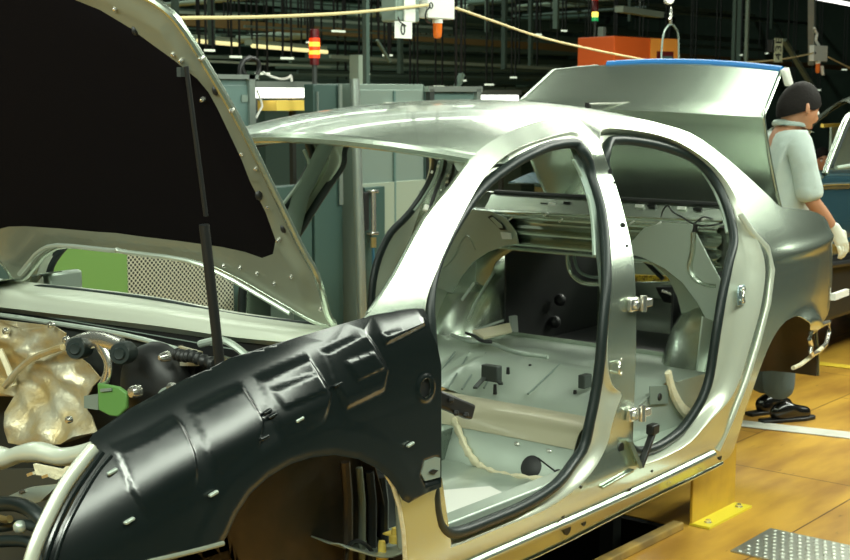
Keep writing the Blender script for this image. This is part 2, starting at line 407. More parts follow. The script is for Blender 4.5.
for A, B, nm, dd in ((aF, bF, 'front_door_frame', dF), (aR, bR, 'rear_door_frame', dR)):
    f = frame(A, B, dd); g = (frame(A, side_loop(B_FRONT, .02), lambda x, z: .02) if dd is dF else f).mirror()
    f.build(nm, lit_silver, CAR, angle=70); g.build(nm, lit_silver, CAR, angle=70)
    s = MB().tube([Vector((p.x, S(p.x, p.z) + dd(p.x, p.z) - .008, p.z)) for p in B], .0175, 10, True); g = s.mirror()
    if dd is dF: g = MB().tube([Vector((p.x, S(p.x, p.z) + .012, p.z)) for p in side_loop(B_FRONT, .02)], .0175, 10, True).mirror()
    s.build('door_seal', rubber, CAR); g.build('door_seal', rubber, CAR)
# raised beads beside the shut line of the rear wing and along the sill
bead = [(740, 214), (752, 232), (767, 248), (772, 270), (768, 303), (757, 345), (746, 380), (733, 414), (717, 450)]
MB().tube([on_side(x, y, -.002) for x, y in [p for p in bead]], .012, 10, flat=.6).build('shut_line_bead', lit_silver, CAR)
MB().tube(smooth([on_side(x, y, .012) for x, y in [(757, 246), (762, 262), (761, 285), (754, 325), (744, 362), (735, 392)]], 3), .009, 8).build('shut_line_bead', lit_silver, CAR)
sill = smooth([on_side(x, y, -.004) for x, y in [(440, 556), (500, 530), (560, 524 - 22), (600, 484 + 0), (640, 488 - 0)]], 2)
sill = [on_side(x, y, -.003) for x, y in [(425, 585), (470, 563), (520, 541), (580, 515), (640, 488), (680, 469), (713, 453)]]
sl = smooth(sill, 3)
MB().grid([[p + Vector((0, dy, dz)) for p in sl] for dy, dz in ((.004, .016), (-.006, .010), (-.014, .001), (-.016, -.006), (-.010, -.012), (.004, -.014))]).build('sill_bead', silver, CAR, angle=70)
low = [on_side(x, y, .0) for x, y in [(425, 607), (500, 572), (560, 544), (640, 503), (690, 479), (722, 463)]]
MB().tube(smooth(low, 3), .008, 8).build('sill_flange', silver, CAR)
# ------------------------------------------------------------------ roof
rail = [on_side(x, y) for x, y in SKIN[5:15]]
rail.sort(key=lambda p: p.x)
import numpy as np
_cz = np.polyfit([p.x for p in rail], [p.z for p in rail], 4); _cy = np.polyfit([p.x for p in rail], [p.y for p in rail], 4)
def rail_z(x): return float(np.polyval(_cz, x))
def rail_y(x): return float(np.polyval(_cy, x))
RX0, RX1 = rail[0].x, 3.22
rows = []
for i in range(29):
    x = lerp(RX0, RX1, i / 28); ye = rail_y(x); ze = rail_z(x) - .002; row = []
    for j in range(33):
        t = lerp(-1, 1, j / 32); fr = (1 - i / 28)
        xx = x - .13 * (1 - t * t) * fr ** 2 + .10 * (1 - t * t) * (i / 28) ** 3
        row.append(Vector((xx, -ye * -1 * -t if False else -t * ye, ze + .055 * (1 - t * t) - .02 * max(0, abs(t) - .9) * 5 * 0)))
    rows.append(row)
MB().grid(rows).build('roof_panel', silver, CAR, solid=.004, off=-1, angle=60)
hdr = [Vector(p) for p in rows[0]]
MB().tube([p + Vector((-.004, 0, -.016)) for p in hdr], .018, 8, flat=1.0).build('windscreen_header', silver, CAR)
MB().grid([[p + Vector((.02, 0, -.03)) for p in hdr], [p + Vector((.16, 0, -.035)) for p in hdr], [p + Vector((.17, 0, -.012)) for p in hdr]]).build('header_rail', primer, CAR, solid=.003)
for k in (5, 12, 20):
    MB().grid([[p + Vector((dx, 0, -.03 - dz)) for p in rows[k]] for dx, dz in ((0, 0), (.02, .025), (.08, .025), (.10, 0))]).build('roof_bow', primer, CAR, solid=.002)
# rails under the roof edge, rear window header
for sgn in (1, -1):
    MB().tube([Vector((p.x, sgn * (p.y + .05), p.z - .035)) for p in rail], .03, 8).build('roof_rail', primer, CAR)
MB().tube([p + Vector((0, 0, -.02)) for p in rows[-1]], .022, 8).build('rear_window_header', silver, CAR)
# windscreen flange inside the A-pillar
pl1 = [on_side(x, y, .004) for x, y in [(370, 312), (395, 275), (425, 219), (450, 188), (476, 153)]]
fl = [[p for p in smooth(pl1, 3)], [p + Vector((.0, .012, -.004)) for p in smooth(pl1, 3)], [p + Vector((.02, .035, -.012)) for p in smooth(pl1, 3)]]
g = MB().grid(fl); h = g.mirror(); g.build('windscreen_flange', silver, CAR, solid=.003); h.build('windscreen_flange', silver, CAR, solid=.003)
# ------------------------------------------------------------------ bonnet, its stay, the boot lid
HO = Vector((1.114, -.72, 1.057)); HU = Vector((-.532, 0, .847)); HN = Vector((-.847, 0, -.532))
def H(s, y, k=0.): return HO + HU * s + Vector((0, y + .72, 0)) + HN * k
def crown(y): return .025 * (1 - (y / .76) ** 2)
def hp(px, py, k=0.):
    y = -.4
    for _ in range(6):
        kk = k - crown(y); q = on_plane(px, py, HO + HN * kk, HN); y = max(-.76, min(.76, q.y))
    return ((q - HO - HN * kk).dot(HU), q.y)
near = [hp(333, 326), hp(327, 315), (.16, -.745), (.258, -.738), (.43, -.738), (.597, -.736), (.74, -.722), (.861, -.70), (.913, -.678), (.952, -.632), (.985, -.57), (1.03, -.42), (1.06, -.22)]
rear = [hp(*q) for q in [(318, 322), (300, 312), (262, 288), (235, 272), (200, 257), (140, 248)]]
hl = near + [(1.07, 0)] + [(s, -y) for s, y in near[::-1]] + [(s, -y) for s, y in rear] + [(rear[-1][0] + .006, 0)] + rear[::-1]
hl = [(p.x, p.y) for p in smooth([(s, y, 0) for s, y in hl], 3, True)]
outer = cdt(hl, [], .06, lambda s, y: H(s, y, -.014 - crown(y)))
HOOD = outer.build('hood', silver, CAR, solid=.002)
pad_near = [hp(*q, .018) for q in [(75, 0), (100, 10), (130, 28), (150, 43), (175, 61), (187, 70), (196, 80), (206, 95), (215, 111), (226, 132), (240, 160), (250, 182), (265, 212), (276, 240), (273, 254), (262, 258), (245, 252), (222, 247), (180, 241), (140, 236)]]
pad = [(1.04, 0), (1.03, -.2)] + pad_near + [(pad_near[-1][0] + .004, 0)]
pad = pad + [(s, -y) for s, y in pad[::-1] if abs(y) > 1e-3]
def inner_k(s, y):
    d = seg_dist((s, y), hl)
    return .018 * sstep((d - .028) / .02) - crown(y) * sstep((d - .02) / .05)
inn = cdt(hl, [pad], .022, lambda s, y: H(s, y, inner_k(s, y)))
inn.build('inner_frame', olive, HOOD, angle=65)
def pad_k(s, y): return inner_k(s, y) + .006 * sstep(seg_dist((s, y), pad) / .02)
cdt(pad, [], .05, lambda s, y: H(s, y, pad_k(s, y))).build('insulation', blackpad, HOOD)
MB().tube([H(s, y, -.006) for s, y in hl], .0095, 8, True).build('hem', silver, HOOD)
rr = smooth([(s - .004, y, 0) for s, y in (rear[1:] + [(rear[-1][0] + .006, 0)] + [(s, -y) for s, y in rear[:0:-1]])], 3)
MB().tube([H(p.x + .025, p.y, .022) for p in rr], .007, 8).build('rear_bead', primer, HOOD)
for q in [(121, 5), (179, 50), (187, 56), (202, 58), (208, 95), (232, 110), (244, 152), (257, 168), (270, 205), (283, 236), (296, 272), (322, 308), (245, 263), (262, 269), (279, 279), (230, 260)]:
    s, y = hp(*q); c = H(s, y, inner_k(s, y)); MB().lathe(c, HN, [(0, .008), (.004, .007), (.006, .003), (.006, -.006)], 8).build('fixing_screw', steel, HOOD)
for q in [(140, 27), (216, 90), (262, 192), (284, 228)]:
    s, y = hp(*q); c = H(s, y, inner_k(s, y) - .004)
    MB().ball(c, .012, 10, (1, .7, 1.2)).build('slot', black, HOOD)
# gas stay
top = H(*hp(187, 66, .05), .05); mid = at(206, 216, 'y', lerp(top.y, -.69, .5)); low_ = at(223, 392, 'y', -.70)
st = MB().tube([top, mid], .0058, 10).build('hood_stay', black, CAR)
MB().tube([lerp(top, low_, .47), low_], .0125, 12).build('stay_cylinder', black, st)
s, y = hp(192, 64); MB().box(H(s, y, .03), (.02, .014, .022)).build('stay_bracket', darksteel, st)
# boot lid standing open
Bn, Bf = Vector((4.035, -.60, 1.165)), Vector((4.02, .60, 1.17))
Cn, Cf = at(763, 116, 'y', -.62), at(513, 108, 'y', .62)
Tn, Tf = at(781, 71, 'y', -.58), at(553, 71, 'y', .58)
rows = []
NC = 24
for k in range(15):
    r = []
    for j in range(NC + 1):
        u = j / NC; bow = 1 - (2 * u - 1) ** 2
        b = lerp(Bn, Bf, u); c = lerp(Cn, Cf, u) + Vector((-.03 * bow, 0, .012 * bow)); t = lerp(Tn, Tf, u) + Vector((.02 * bow, 0, .035 * bow))
        if k <= 8: p = lerp(b, c, k / 8 * .985)
        else: p = lerp(c, t, (k - 8.7) / 5.3)
        if k <= 8: p = p + Vector((-.012 * math.sin(PI * k / 8) * 1, 0, 0))
        r.append(p)
    rows.append(r)
LID = MB().grid(rows).build('boot_lid', silver, CAR, solid=.006, off=0, angle=50)
ins = [[lerp(p, q, .06) + Vector((.055, 0, -.02)) for p, q in zip(r, r[::-1])] for r in rows]
MB().grid(ins).build('inner_panel', primer, LID, solid=.003, angle=60)
MB().tube(rows[0], .008, 8).build('hem', silver, LID)
for j in (0, NC): MB().tube([r[j] for r in rows], .009, 8).build('hem', silver, LID)
tp = [rows[-1][j] + Vector((.008, 0, .004)) for j in range(0, int(NC * .80))]
MB().tube(tp, .017, 8, flat=1.0).build('protective_tape', bluetape, LID)
MB().tube([rows[-1][j] + Vector((.004, 0, -.002)) for j in range(int(NC * .80), NC + 1)], .010, 8).build('hem', silver, LID)
MB().bar(rows[-1][0] + Vector((-.01, -.02, .01)), rows[-1][0] + Vector((.02, -.03, -.06)), .03, .03).build('corner_guard', white, LID, bevel=.006)
a, b = at(588, 104, 'y', .18), at(657, 102.5, 'y', -.10)
bt = MB().tube([a, b], .0055, 8).build('trim_rod', steel, LID)
MB().bar(a + Vector((0, 0, -.03)), a + Vector((0, 0, .006)), .022, .016).build('rod_bracket', black, bt)
for sg in (-1, 1):
    MB().tube([Vector((4.03, sg * .50, 1.17)), Vector((3.98, sg * .50, 1.12)), Vector((3.9, sg * .50, 1.05)), Vector((3.82, sg * .5, 1.04))], .014, 8).build('lid_hinge', primer, CAR)
# ------------------------------------------------------------------ inside the body
crossm = mat('cream_crossmember', (.50, .47, .33), .4, .35, .2)
quilt = mat('quilted_pad', (.10, .135, .105), .7, bump=(90, .6))
floorp = primer
# front floor with shallow beads, rear floor
rows = []
for i in range(27):
    x = lerp(1.15, 2.30, i / 26); r = []
    for j in range(41):
        y = lerp(-.74, .74, j / 40)
        z = .378 + .004 * math.sin(y * 60) * (abs(y) > .25) + .20 * sstep((1.35 - x) / .3) * .5
        if abs(y) < .22: z += .165 * sstep((.22 - abs(y)) / .07)
        r.append(Vector((x, y, z)))
    rows.append(r)
MB().grid(rows).build('floor_pan', floorp, CAR, solid=.004, angle=60)
rows = [[Vector((x, y, .385 + (.12 * sstep((.2 - abs(y)) / .08)))) for y in [lerp(-.74, .74, j / 36) for j in range(37)]] for x in (2.3, 2.45, 2.6, 2.78)]
MB().grid(rows).build('rear_floor', floorp, CAR, solid=.004, angle=60)
prof = [(2.20, .375), (2.235, .45), (2.27, .525), (2.30, .550), (2.36, .562), (2.42, .560), (2.455, .545), (2.48, .50), (2.50, .38)]
p2 = smooth([(x, 0, z) for x, z in prof], 2)
lowp = [p + Vector((.004, 0, 0)) for p in p2 if p.x < 2.275]; upp = [p for p in p2 if p.x >= 2.235]
X = MB().grid([[Vector((p.x, y, p.z)) for p in upp] for y in [lerp(-.73, .73, k / 12) for k in range(13)]]).build('cross_member', crossm, CAR, solid=.003, angle=60)
MB().grid([[Vector((p.x, y, p.z + .004 * math.sin(y * 40))) for p in lowp] for y in [lerp(-.73, .73, k / 24) for k in range(25)]]).build('front_face', primer, X, solid=.003)
def on_face(px, py): return on_plane(px, py, (2.235, 0, .45), (-.9, 0, .42))
h = on_face(531, 467); MB().lathe(h, (-.9, 0, .42), [(0, .003), (.036, .003), (.040, .001), (.040, -.003)], 20).build('dark_hole_disc', black, X)  # black disc stands in for the dark of an open hole
h = on_face(558, 473); MB().lathe(h, (-.9, 0, .42), [(0, .012), (.008, .012), (.012, .006), (.014, -.003)], 12).build('bolt', black, X)
h = on_face(541, 458); MB().tube([on_face(538, 458), on_face(556, 472)], .003, 6).build('wire', black, X)
for q in ((517, 444), (549, 451)): MB().ball(on_face(*q), .012, 10, (.5, 1, .6)).build('stud', steel, X)
c = smooth([on_face(*q) for q in [(454, 420), (460, 433), (467, 449), (476, 462), (487, 471), (506, 477), (530, 480), (562, 484)]], 4)
MB().tube([p + Vector((-.004, 0, .002)) for p in c], [.017 + .004 * math.sin(i * 2.3) for i in range(len(c))], 8, flat=.6).build('sealer_bead', sealer, CAR)
MB().prism([on_plane(x, y, (0, -.215, 0), (0, 1, 0)) for x, y in [(428, 436), (452, 427), (458, 436), (470, 462), (478, 469), (466, 472), (458, 468), (440, 476), (424, 480)]], (0, -.008, 0)).build('quilted_pad', quilt, CAR, bevel=.003)
MB().prism([on_plane(x, y, (0, 0, .386), (0, 0, 1)) for x, y in [(430, 492), (490, 487), (510, 497), (500, 501), (436, 518)]], (0, 0, .004)).build('floor_patch', white, CAR, bevel=.002)
for q, r in (((450, 506), .012), ((470, 509), .008), ((446, 521), .03)):
    MB().lathe(at(*q, 'z', .387), (0, 0, 1), [(0, .002), (r, .002), (r, -.004)], 12).build('floor_plug', black, CAR)
for sg in (-1, 1):
    MB().bbox((1.42, sg * .80, .372), (3.05, sg * .735, .446)).build('inner_sill', primer, CAR, bevel=.008)
# rear heel ramp and seat pan
rows = []
for i in range(25):
    x = lerp(2.50, 3.42, i / 24); r = []
    for j in range(57):
        y = lerp(-.735, .735, j / 56)
        z = interp(x, [(2.50, .50), (2.62, .555), (2.80, .61), (2.88, .625), (2.93, .60), (2.97, .575), (3.42, .585)])
        if x < 2.84: z += .008 * sstep(math.sin(y * 52) * 2) * (1 if y > .02 else 0)
        if x > 2.95: z += .022 * math.exp(-((x - 3.16) / .06) ** 2) * math.sin(y * 9 + 1) ** 2
        z += .05 * math.exp(-(y / .12) ** 2) * sstep((2.9 - x) / .3)
        r.append(Vector((x, y, z)))
    rows.append(r)
MB().grid(rows).build('seat_pan', primer, CAR, solid=.004, angle=60)
b = MB().bbox(at(483, 377, 'z', .60) - Vector((.02, .03, 0)), at(497, 367, 'z', .66) + Vector((.0, 0, .0))).build('belt_anchor', darksteel, CAR, bevel=.004)
MB().bar(at(484, 378, 'z', .615), at(475, 388, 'z', .60), .016, .008).build('anchor_leg', darksteel, b)
MB().bar(at(494, 376, 'z', .615), at(501, 384, 'z', .60), .016, .008).build('anchor_leg', darksteel, b)
MB().box(at(585, 381, 'z', .62), (.05, .03, .05)).build('belt_anchor', darksteel, CAR, bevel=.004)
for q in ((508, 372), (519, 361), (530, 369), (495, 389), (575, 395)):
    MB().lathe(at(*q, 'z', .60 if q[1] < 380 else .565), (0, 0, 1), [(0, .02), (.006, .018), (.008, -.02)], 8).build('weld_stud', black, CAR)
MB().tube(smooth([at(x, y, 'z', .625) for x, y in [(452, 335), (470, 341), (490, 343), (515, 352), (548, 357)]], 3), .009, 8).build('seat_pan_bead', primer, CAR)
MB().tube(smooth([at(x, y, 'z', .64) for x, y in [(466, 333), (474, 336), (482, 341), (492, 342)]], 3), [.007] * 10, 8).build('rubber_strap', black, CAR)
MB().prism([at(x, y, 'z', .632) for x, y in [(472, 333), (510, 325), (512, 333), (484, 340)]], (0, 0, .012)).build('sealer_pad', sealer, CAR, bevel=.004)
for a_, b_ in (((455, 352), (440, 373)), ((470, 352), (448, 388)), ((486, 353), (462, 389)), ((502, 356), (484, 388)), ((560, 364), (528, 394))):
    MB().tube([at(*a_, 'z', .622), at(*b_, 'z', .575)], .004, 6).build('seat_pan_bead', dull, CAR)
MB().tube(smooth(traced([(668, 372), (672, 390), (680, 406), (688, 414)], 'y', -.748), 4), [.016 + .008 * (i / 12) for i in range(13)], 8, flat=.7).build('sealer_bead', sealer, CAR)
kp = MB().prism(traced([(650, 386), (668, 385), (668, 404), (650, 405)], 'y', -.744), (0, .004, 0)).build('kick_plate', dull, CAR, bevel=.002)
MB().lathe(at(660, 397, 'y', -.746), (0, -1, 0), [(0, .002), (.012, .002), (.014, -.002)], 12).build('plate_hole', black, kp)
# wheelhouses
whp = [(.50, .73), (.50, .62), (.492, .55), (.47, .49), (.43, .45), (.38, .435), (.2, .43), (0, .43)]
wh = MB().lathe((3.71, 0, .42), (0, 1, 0), whp, 28, PI, 2 * PI, (1, 0, 0))
FLIP = max(p.z for p in wh.v) < .6
if FLIP: wh = MB().lathe((3.71, 0, .42), (0, 1, 0), whp, 28, 0, PI, (1, 0, 0))
wm = wh.mirror()
W1 = wh.build('wheelhouse', silver, CAR, solid=.003); W2 = wm.build('wheelhouse', silver, CAR, solid=.003)
f = lambda x, y: at(x, y, 'y', .445)
for L in ([(475, 330), (505, 320)], [(468, 320), (474, 305), (487, 283), (494, 272)], [(462, 300), (474, 283)]):
    MB().tube([at(x, y, 'y', .43) for x, y in L], .006, 8).build('panel_bead', primer, W1)
MB().prism([at(x, y, 'y', .43) for x, y in [(506, 316), (512, 315), (513, 331), (507, 332)]], (0, -.03, 0)).build('hook_bracket', primer, W1)
for sg in (1, -1): MB().bbox((3.44, sg * .415, .52), (4.20, sg * .425, .98)).build('boot_side_shade', black, CAR)  # added black sheets that stand in for the shade inside the boot
MB().lathe((3.71, 0, .42), (0, 1, 0), [(.488, .722), (.488, .60), (.47, .52), (.40, .465), (.2, .45), (0, .45)], 28, 0 if FLIP else PI, PI if FLIP else 2 * PI, (1, 0, 0)).mirror().build('arch_reflection_shell', bronze, CAR, solid=.002)  # added shell; its bronze stands in for the floor's brown reflection
# inner quarter panels
iq = [(467, 209), (452, 238), (436, 268), (428, 287), (440, 291), (452, 293), (461, 277), (473, 262), (488, 252), (505, 246), (519, 244), (516, 232), (506, 218), (490, 211)]
P = traced(iq, 'x', 3.335); m = MB().prism(P, (.006, 0, 0)); g = m.mirror()
q1 = m.build('inner_quarter', primer, CAR, bevel=.002); q2 = g.build('inner_quarter', primer, CAR, bevel=.002)
MB().prism(traced([(488, 217), (492, 215), (503, 224), (506, 230), (501, 230)], 'x', 3.330), (-.004, 0, 0)).build('slot_frame', black, q1)
MB().prism(traced([(490, 218), (493, 217), (502, 225), (503, 228), (499, 228)], 'x', 3.325), (-.003, 0, 0)).build('slot_cover', primer, q1)
MB().prism(traced([(501, 232), (511, 233), (512, 239), (503, 239)], 'x', 3.325), (-.006, 0, 0)).build('clip', white, q1)
MB().tube(smooth(traced([(434, 270), (445, 266), (455, 255), (462, 240), (468, 236), (475, 250)], 'x', 3.333), 3), .004, 6).build('panel_bead', primer, q1)
P = traced([(430, 285), (424, 340), (436, 345), (450, 335), (452, 315), (446, 305), (452, 293)], 'y', .672)
m = MB().prism(P, (0, .006, 0)); g = m.mirror(); m.build('inner_quarter_lower', primer, CAR); g.build('inner_quarter_lower', primer, CAR)
# seat-back bulkhead with its opening
op = [(.52, .605), (.50, .80), (.45, .91), (.36, .968), (-.29, .968), (-.36, .955), (-.42, .91), (-.46, .84), (-.49, .75), (-.50, .66), (-.47, .605)]
out = [(.56, .585), (.56, .92), (.70, .98), (.70, 1.13), (-.70, 1.13), (-.70, .98), (-.56, .92), (-.56, .585)]
BK = cdt(out, [op], .05, lambda y, z: Vector((3.41, y, z))).build('bulkhead', silver, CAR, solid=.005)
bp = smooth([(3.40, 0, .972), (3.385, 0, .99), (3.350, 0, 1.0), (3.352, 0, 1.012), (3.385, 0, 1.022), (3.385, 0, 1.04), (3.350, 0, 1.05), (3.352, 0, 1.062), (3.384, 0, 1.072), (3.384, 0, 1.10), (3.346, 0, 1.118), (3.346, 0, 1.13), (3.37, 0, 1.138), (3.42, 0, 1.142), (3.56, 0, 1.132)], 2)
MB().grid([[Vector((p.x, y, p.z)) for p in bp] for y in [lerp(.60, -.66, k / 10) for k in range(11)]]).build('shelf_beam', silver, CAR, solid=.003, angle=30)
MB().tube([at(480, 211, 'x', 3.352), at(598, 216.5, 'x', 3.352), at(722, 221.5, 'x', 3.352)], .006, 8).build('beam_edge', silver, CAR)
MB().grid([[Vector((x, y, z)) for y in [lerp(.62, -.62, k / 8) for k in range(9)]] for x, z in ((3.55, 1.132), (3.58, 1.16), (3.60, 1.19), (3.70, 1.195), (3.86, 1.17), (3.88, 1.10))]).build('parcel_shelf', silver, CAR, solid=.003)
MB().tube([Vector((3.60, y, 1.203)) for y in [lerp(.60, -.64, k / 12) for k in range(13)]], .011, 8).build('window_seal', black, CAR)
for k, q in enumerate([(533, 205), (545, 204), (553, 204), (568, 203), (640, 206), (652, 206), (682, 208), (698, 209)]):
    MB().box(at(*q, 'x', 3.59), (.02, .035, .012)).build('seal_clip', black if k % 2 else white, CAR)
for q in [(513, 217), (563, 219), (548, 213), (634, 221), (661, 222), (706, 217)]:
    MB().bar(at(*q, 'x', 3.345), at(q[0] - 4, q[1] + 3, 'x', 3.345), .008, .006).build('clip', white, CAR)
w = smooth([at(x, y, 'x', 3.34) for x, y in [(661, 217), (664, 209), (668, 206), (673, 212), (680, 216), (694, 224), (707, 226), (722, 223)]], 4)
MB().tube(w, .0035, 6).build('wiring', black, CAR)
MB().tube(smooth([at(x, y, 'x', 3.34) for x, y in [(694, 224), (703, 217), (712, 219)]], 4), .003, 6).build('wiring', black, CAR)
MB().tube([at(696, 224, 'x', 3.335), at(694, 233, 'x', 3.335)], .009, 8).build('damper_boot', black, CAR)
MB().tube(smooth([at(x, y, 'x', 3.335) for x, y in [(694, 232), (693, 250), (690, 266), (694, 277), (704, 284), (716, 286)]], 4), [.012] * 15 + [.008] * 6, 8).build('hose_guard', silver, CAR)
MB().tube([at(x, y, 'x', 3.37) for x, y in [(664, 265), (684, 247)]], .005, 6).build('panel_bead', primer, CAR)
MB().prism([at(x, y, 'x', 3.40) for x, y in [(684, 300), (722, 292), (716, 335), (700, 412), (678, 420), (672, 390), (684, 345)]], (.01, 0, 0)).build('wheelhouse_gusset', silver, CAR)
# frame of the pass-through
MB().tube(smooth([at(x, y, 'x', 3.46) for x, y in [(568, 246), (568, 262), (571, 273), (579, 281), (590, 284), (606, 284)]], 4), .011, 10).build('pass_through_frame', silver, CAR)
MB().tube(smooth([at(x, y, 'x', 3.52) for x, y in [(574, 250), (575, 262), (580, 272), (592, 277), (606, 277)]], 4), .007, 8).build('pass_through_frame', dull, CAR)
# boot: floor, sides, tail panel
MB().bbox((3.43, -.44, .50), (4.24, .44, .52)).build('boot_floor', black, CAR)  # black colour stands for the shade on the boot floor
tp = [(.72, .50), (.72, 1.02), (.60, 1.05), (.3, .93), (-.3, .93), (-.60, 1.05), (-.72, 1.02), (-.72, .62), (-.5, .50)]
cdt(tp, [], .06, lambda y, z: Vector((4.25 - .05 * (abs(y) / .7) ** 2, y, z))).build('tail_panel', silver, CAR, solid=.01)
MB().prism(traced([(634, 282), (690, 281), (688, 302), (640, 298)], 'x', 4.12), (.05, 0, 0)).build('latch_plate', silver, CAR, bevel=.004)
lb = MB().prism(traced([(655, 287), (680, 287), (680, 297), (672, 304), (663, 302), (658, 294)], 'x', 4.08), (.03, 0, 0)).build('boot_latch', black, CAR, bevel=.005)
MB().tube(traced([(662, 291), (674, 295), (676, 300)], 'x', 4.07), .008, 6).build('latch_hook', steel, lb)
yel = mat('yellow_perforated_strip', (.72, .48, .04), .5, noise=(60, (.30, .18, .02), .5, .55))
MB().prism(traced([(630, 275), (692, 277), (692, 282), (630, 281)], 'x', 4.14), (.03, 0, 0)).build('perforated_strip', yel, CAR)
MB().prism(traced([(630, 262), (668, 264), (690, 277), (630, 275)], 'x', 4.18), (.02, 0, 0)).build('boot_trim', cream, CAR)
MB().tube(traced([(640, 256), (663, 279)], 'x', 3.6), .010, 8).build('lid_strut', black, CAR)
for q in ((555, 322), (560, 300), (545, 310)): MB().ball(at(*q, 'x', 3.8), .03, 10).build('boot_fitting', black, CAR)
MB().prism(traced([(518, 268), (540, 262), (545, 296), (522, 300)], 'x', 4.1), (.03, 0, 0)).build('lamp_recess', dull, CAR, bevel=.01)
# inner B-pillars and A-pillar feet
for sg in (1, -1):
    MB().tube([Vector((2.40, -sg * .775, .42)), Vector((2.40, -sg * .775, .95)), Vector((2.44, -sg * .70, 1.25)), Vector((2.48, -sg * .57, 1.49))], [.075, .06, .05, .045], 8, flat=.35).build('pillar_inner', dull, CAR)  # dull grey puts the shaded look of the inner pillars into their colour
    MB().prism([Vector((1.33, -sg * .79, .40)), Vector((1.42, -sg * .79, .40)), Vector((1.42, -sg * .79, 1.05)), Vector((1.28, -sg * .79, 1.05))], (0, sg * .04, 0)).build('hinge_pillar', primer, CAR, bevel=.01)
    MB().prism([Vector((2.50, -sg * .735, .38)), Vector((3.44, -sg * .735, .38)), Vector((3.44, -sg * .735, .60)), Vector((2.80, -sg * .735, .61)), Vector((2.50, -sg * .735, .50))], (0, sg * .006, 0)).build('kick_panel', primer, CAR)
# pale trim pressed over the upper seals
def trim(L, off):
    m = MB().tube([Vector((p.x - .012, p.y + .014, p.z)) for p in smooth([on_side(x, y, off) for x, y in L], 3)], .0065, 6); g = m.mirror()
    m.build('seal_trim', cream, CAR); g.build('seal_trim', cream, CAR)
trim([(579, 160), (588, 178), (594, 198), (598, 222), (600, 256)], dF)
trim([(708, 172), (719, 190), (728, 213), (732, 233)], dR)
# loose wiring left hanging inside the roof edge
for q, mm, r in (((445, 153), white, .02), ((452, 157), dull, .022), ((430, 148), silver, .014), ((462, 153), white, .018), ((448, 175), white, .007), ((438, 166), white, .006), ((432, 172), white, .006), ((426, 208), white, .012), ((427, 214), brass, .008), ((447, 182), steel, .007), ((441, 190), white, .004), ((437, 157), dull, .01)):
    p = at(*q, 'y', -.42); MB().box(p, (r * 2, r * 1.3, r * 1.6), (.4, .3, .8)).build('wiring_plug', mm, CAR, bevel=.003)
MB().tube(smooth(traced([(446, 155), (444, 170), (436, 190), (430, 208)], 'y', -.42), 3), .006, 6).build('wiring', black, CAR)
MB().tube(smooth(traced([(455, 158), (452, 175), (446, 186)], 'y', -.42), 3), .005, 6).build('wiring', black, CAR)
# strikers, hinges, check straps
bluesteel = mat('zinc_plate', (.42, .55, .60), .3, .8)
def striker(px, py, nm='striker'):
    p = on_side(px, py, .016 if px < 700 else .04)
    o = MB().box(p + Vector((0, -.008, 0)), (.052, .008, .075)).build(nm, bluesteel, CAR, bevel=.006)
    MB().tube(smooth([p + Vector((-.01, -.01, .02)), p + Vector((-.03, -.03, .016)), p + Vector((-.034, -.034, -.012)), p + Vector((-.01, -.012, -.02))], 3), .005, 8).build('loop', steel, o)
    for dz in (.024, -.024): MB().lathe(p + Vector((.008, -.012, dz)), (0, -1, 0), [(0, .008), (.006, .008), (.009, 0)], 8).build('screw', steel, o)
striker(616, 366); striker(739, 295)
def hinge(px, py):
    p = on_side(px, py)
    o = MB().box(p + Vector((.0, -.012, 0)), (.05, .022, .045)).build('door_hinge', steel, CAR, bevel=.006)
    MB().cyl(p + Vector((.035, -.03, -.026)), p + Vector((.035, -.03, .026)), .012).build('hinge_pin', steel, o)
    MB().box(p + Vector((.065, -.028, .0)), (.04, .02, .028)).build('hinge_leaf', steel, o, bevel=.004)
    MB().lathe(p + Vector((-.008, -.024, .0)), (0, -1, 0), [(0, .012), (.011, .011), (.014, 0)], 6).build('bolt', steel, o)
hinge(630, 304); hinge(629, 414)
p = on_side(635, 466); q = at(645, 431, 'y', -.83)
cs = MB().bar(p + Vector((0, -.02, 0)), q + Vector((0, -.03, 0)), .024, .014).build('check_strap', black, CAR, bevel=.004)
MB().box(q + Vector((0, -.03, .012)), (.045, .03, .035)).build('strap_end', black, cs, bevel=.005)
MB().bar(on_side(626, 440) + Vector((0, -.012, 0)), p + Vector((0, -.018, 0)), .035, .012).build('strap_bracket', silver, cs)
for q, r in (((621, 448), .018), ((613, 171), .0), ((610, 172), .012), ((623, 226), .012), ((627, 246), .005), ((614, 183), .005), ((630, 489), .008), ((584, 523), .010), ((567, 529), .02), ((652, 471), .005), ((720, 457), .012), ((581, 487), .005), ((563, 517), .006)):
    if r: MB().lathe(on_side(*q, -.0005), (0, -1, 0), [(0, .002), (r, .002), (r, -.004)], 14).build('body_hole', black, CAR)
MB().bar(on_side(602, 488, -.006), on_side(633, 470, -.006), .012, .010).build('sill_rib', silver, CAR, bevel=.003)
# black strut end behind the wing cover
hb = MB().bar(at(432, 396, 'y', -.84), at(470, 412, 'y', -.84), .035, .045).build('door_check', black, CAR, bevel=.008)
for q in ((456, 413), (466, 415), (451, 400)): MB().ball(at(*q, 'y', -.865), .009, 8).build('bolt', black, hb)
# rear bumper bracket
rb = smooth([on_side(x, y, .02) for x, y in [(811, 333), (829, 322), (826, 344), (812, 355), (811, 345)]], 2, True)
MB().tube(rb, .010, 8, True).build('bumper_bracket', steel, CAR)
MB().tube([on_side(x, y, .03) for x, y in [(822, 348), (812, 356), (800, 365), (793, 368)]], .009, 8).build('bracket_foot', sealer, CAR)
MB().bar(on_side(833, 297, .0), at(847, 292, 'y', -.6), .02, .03).build('lamp_bracket', white, CAR)
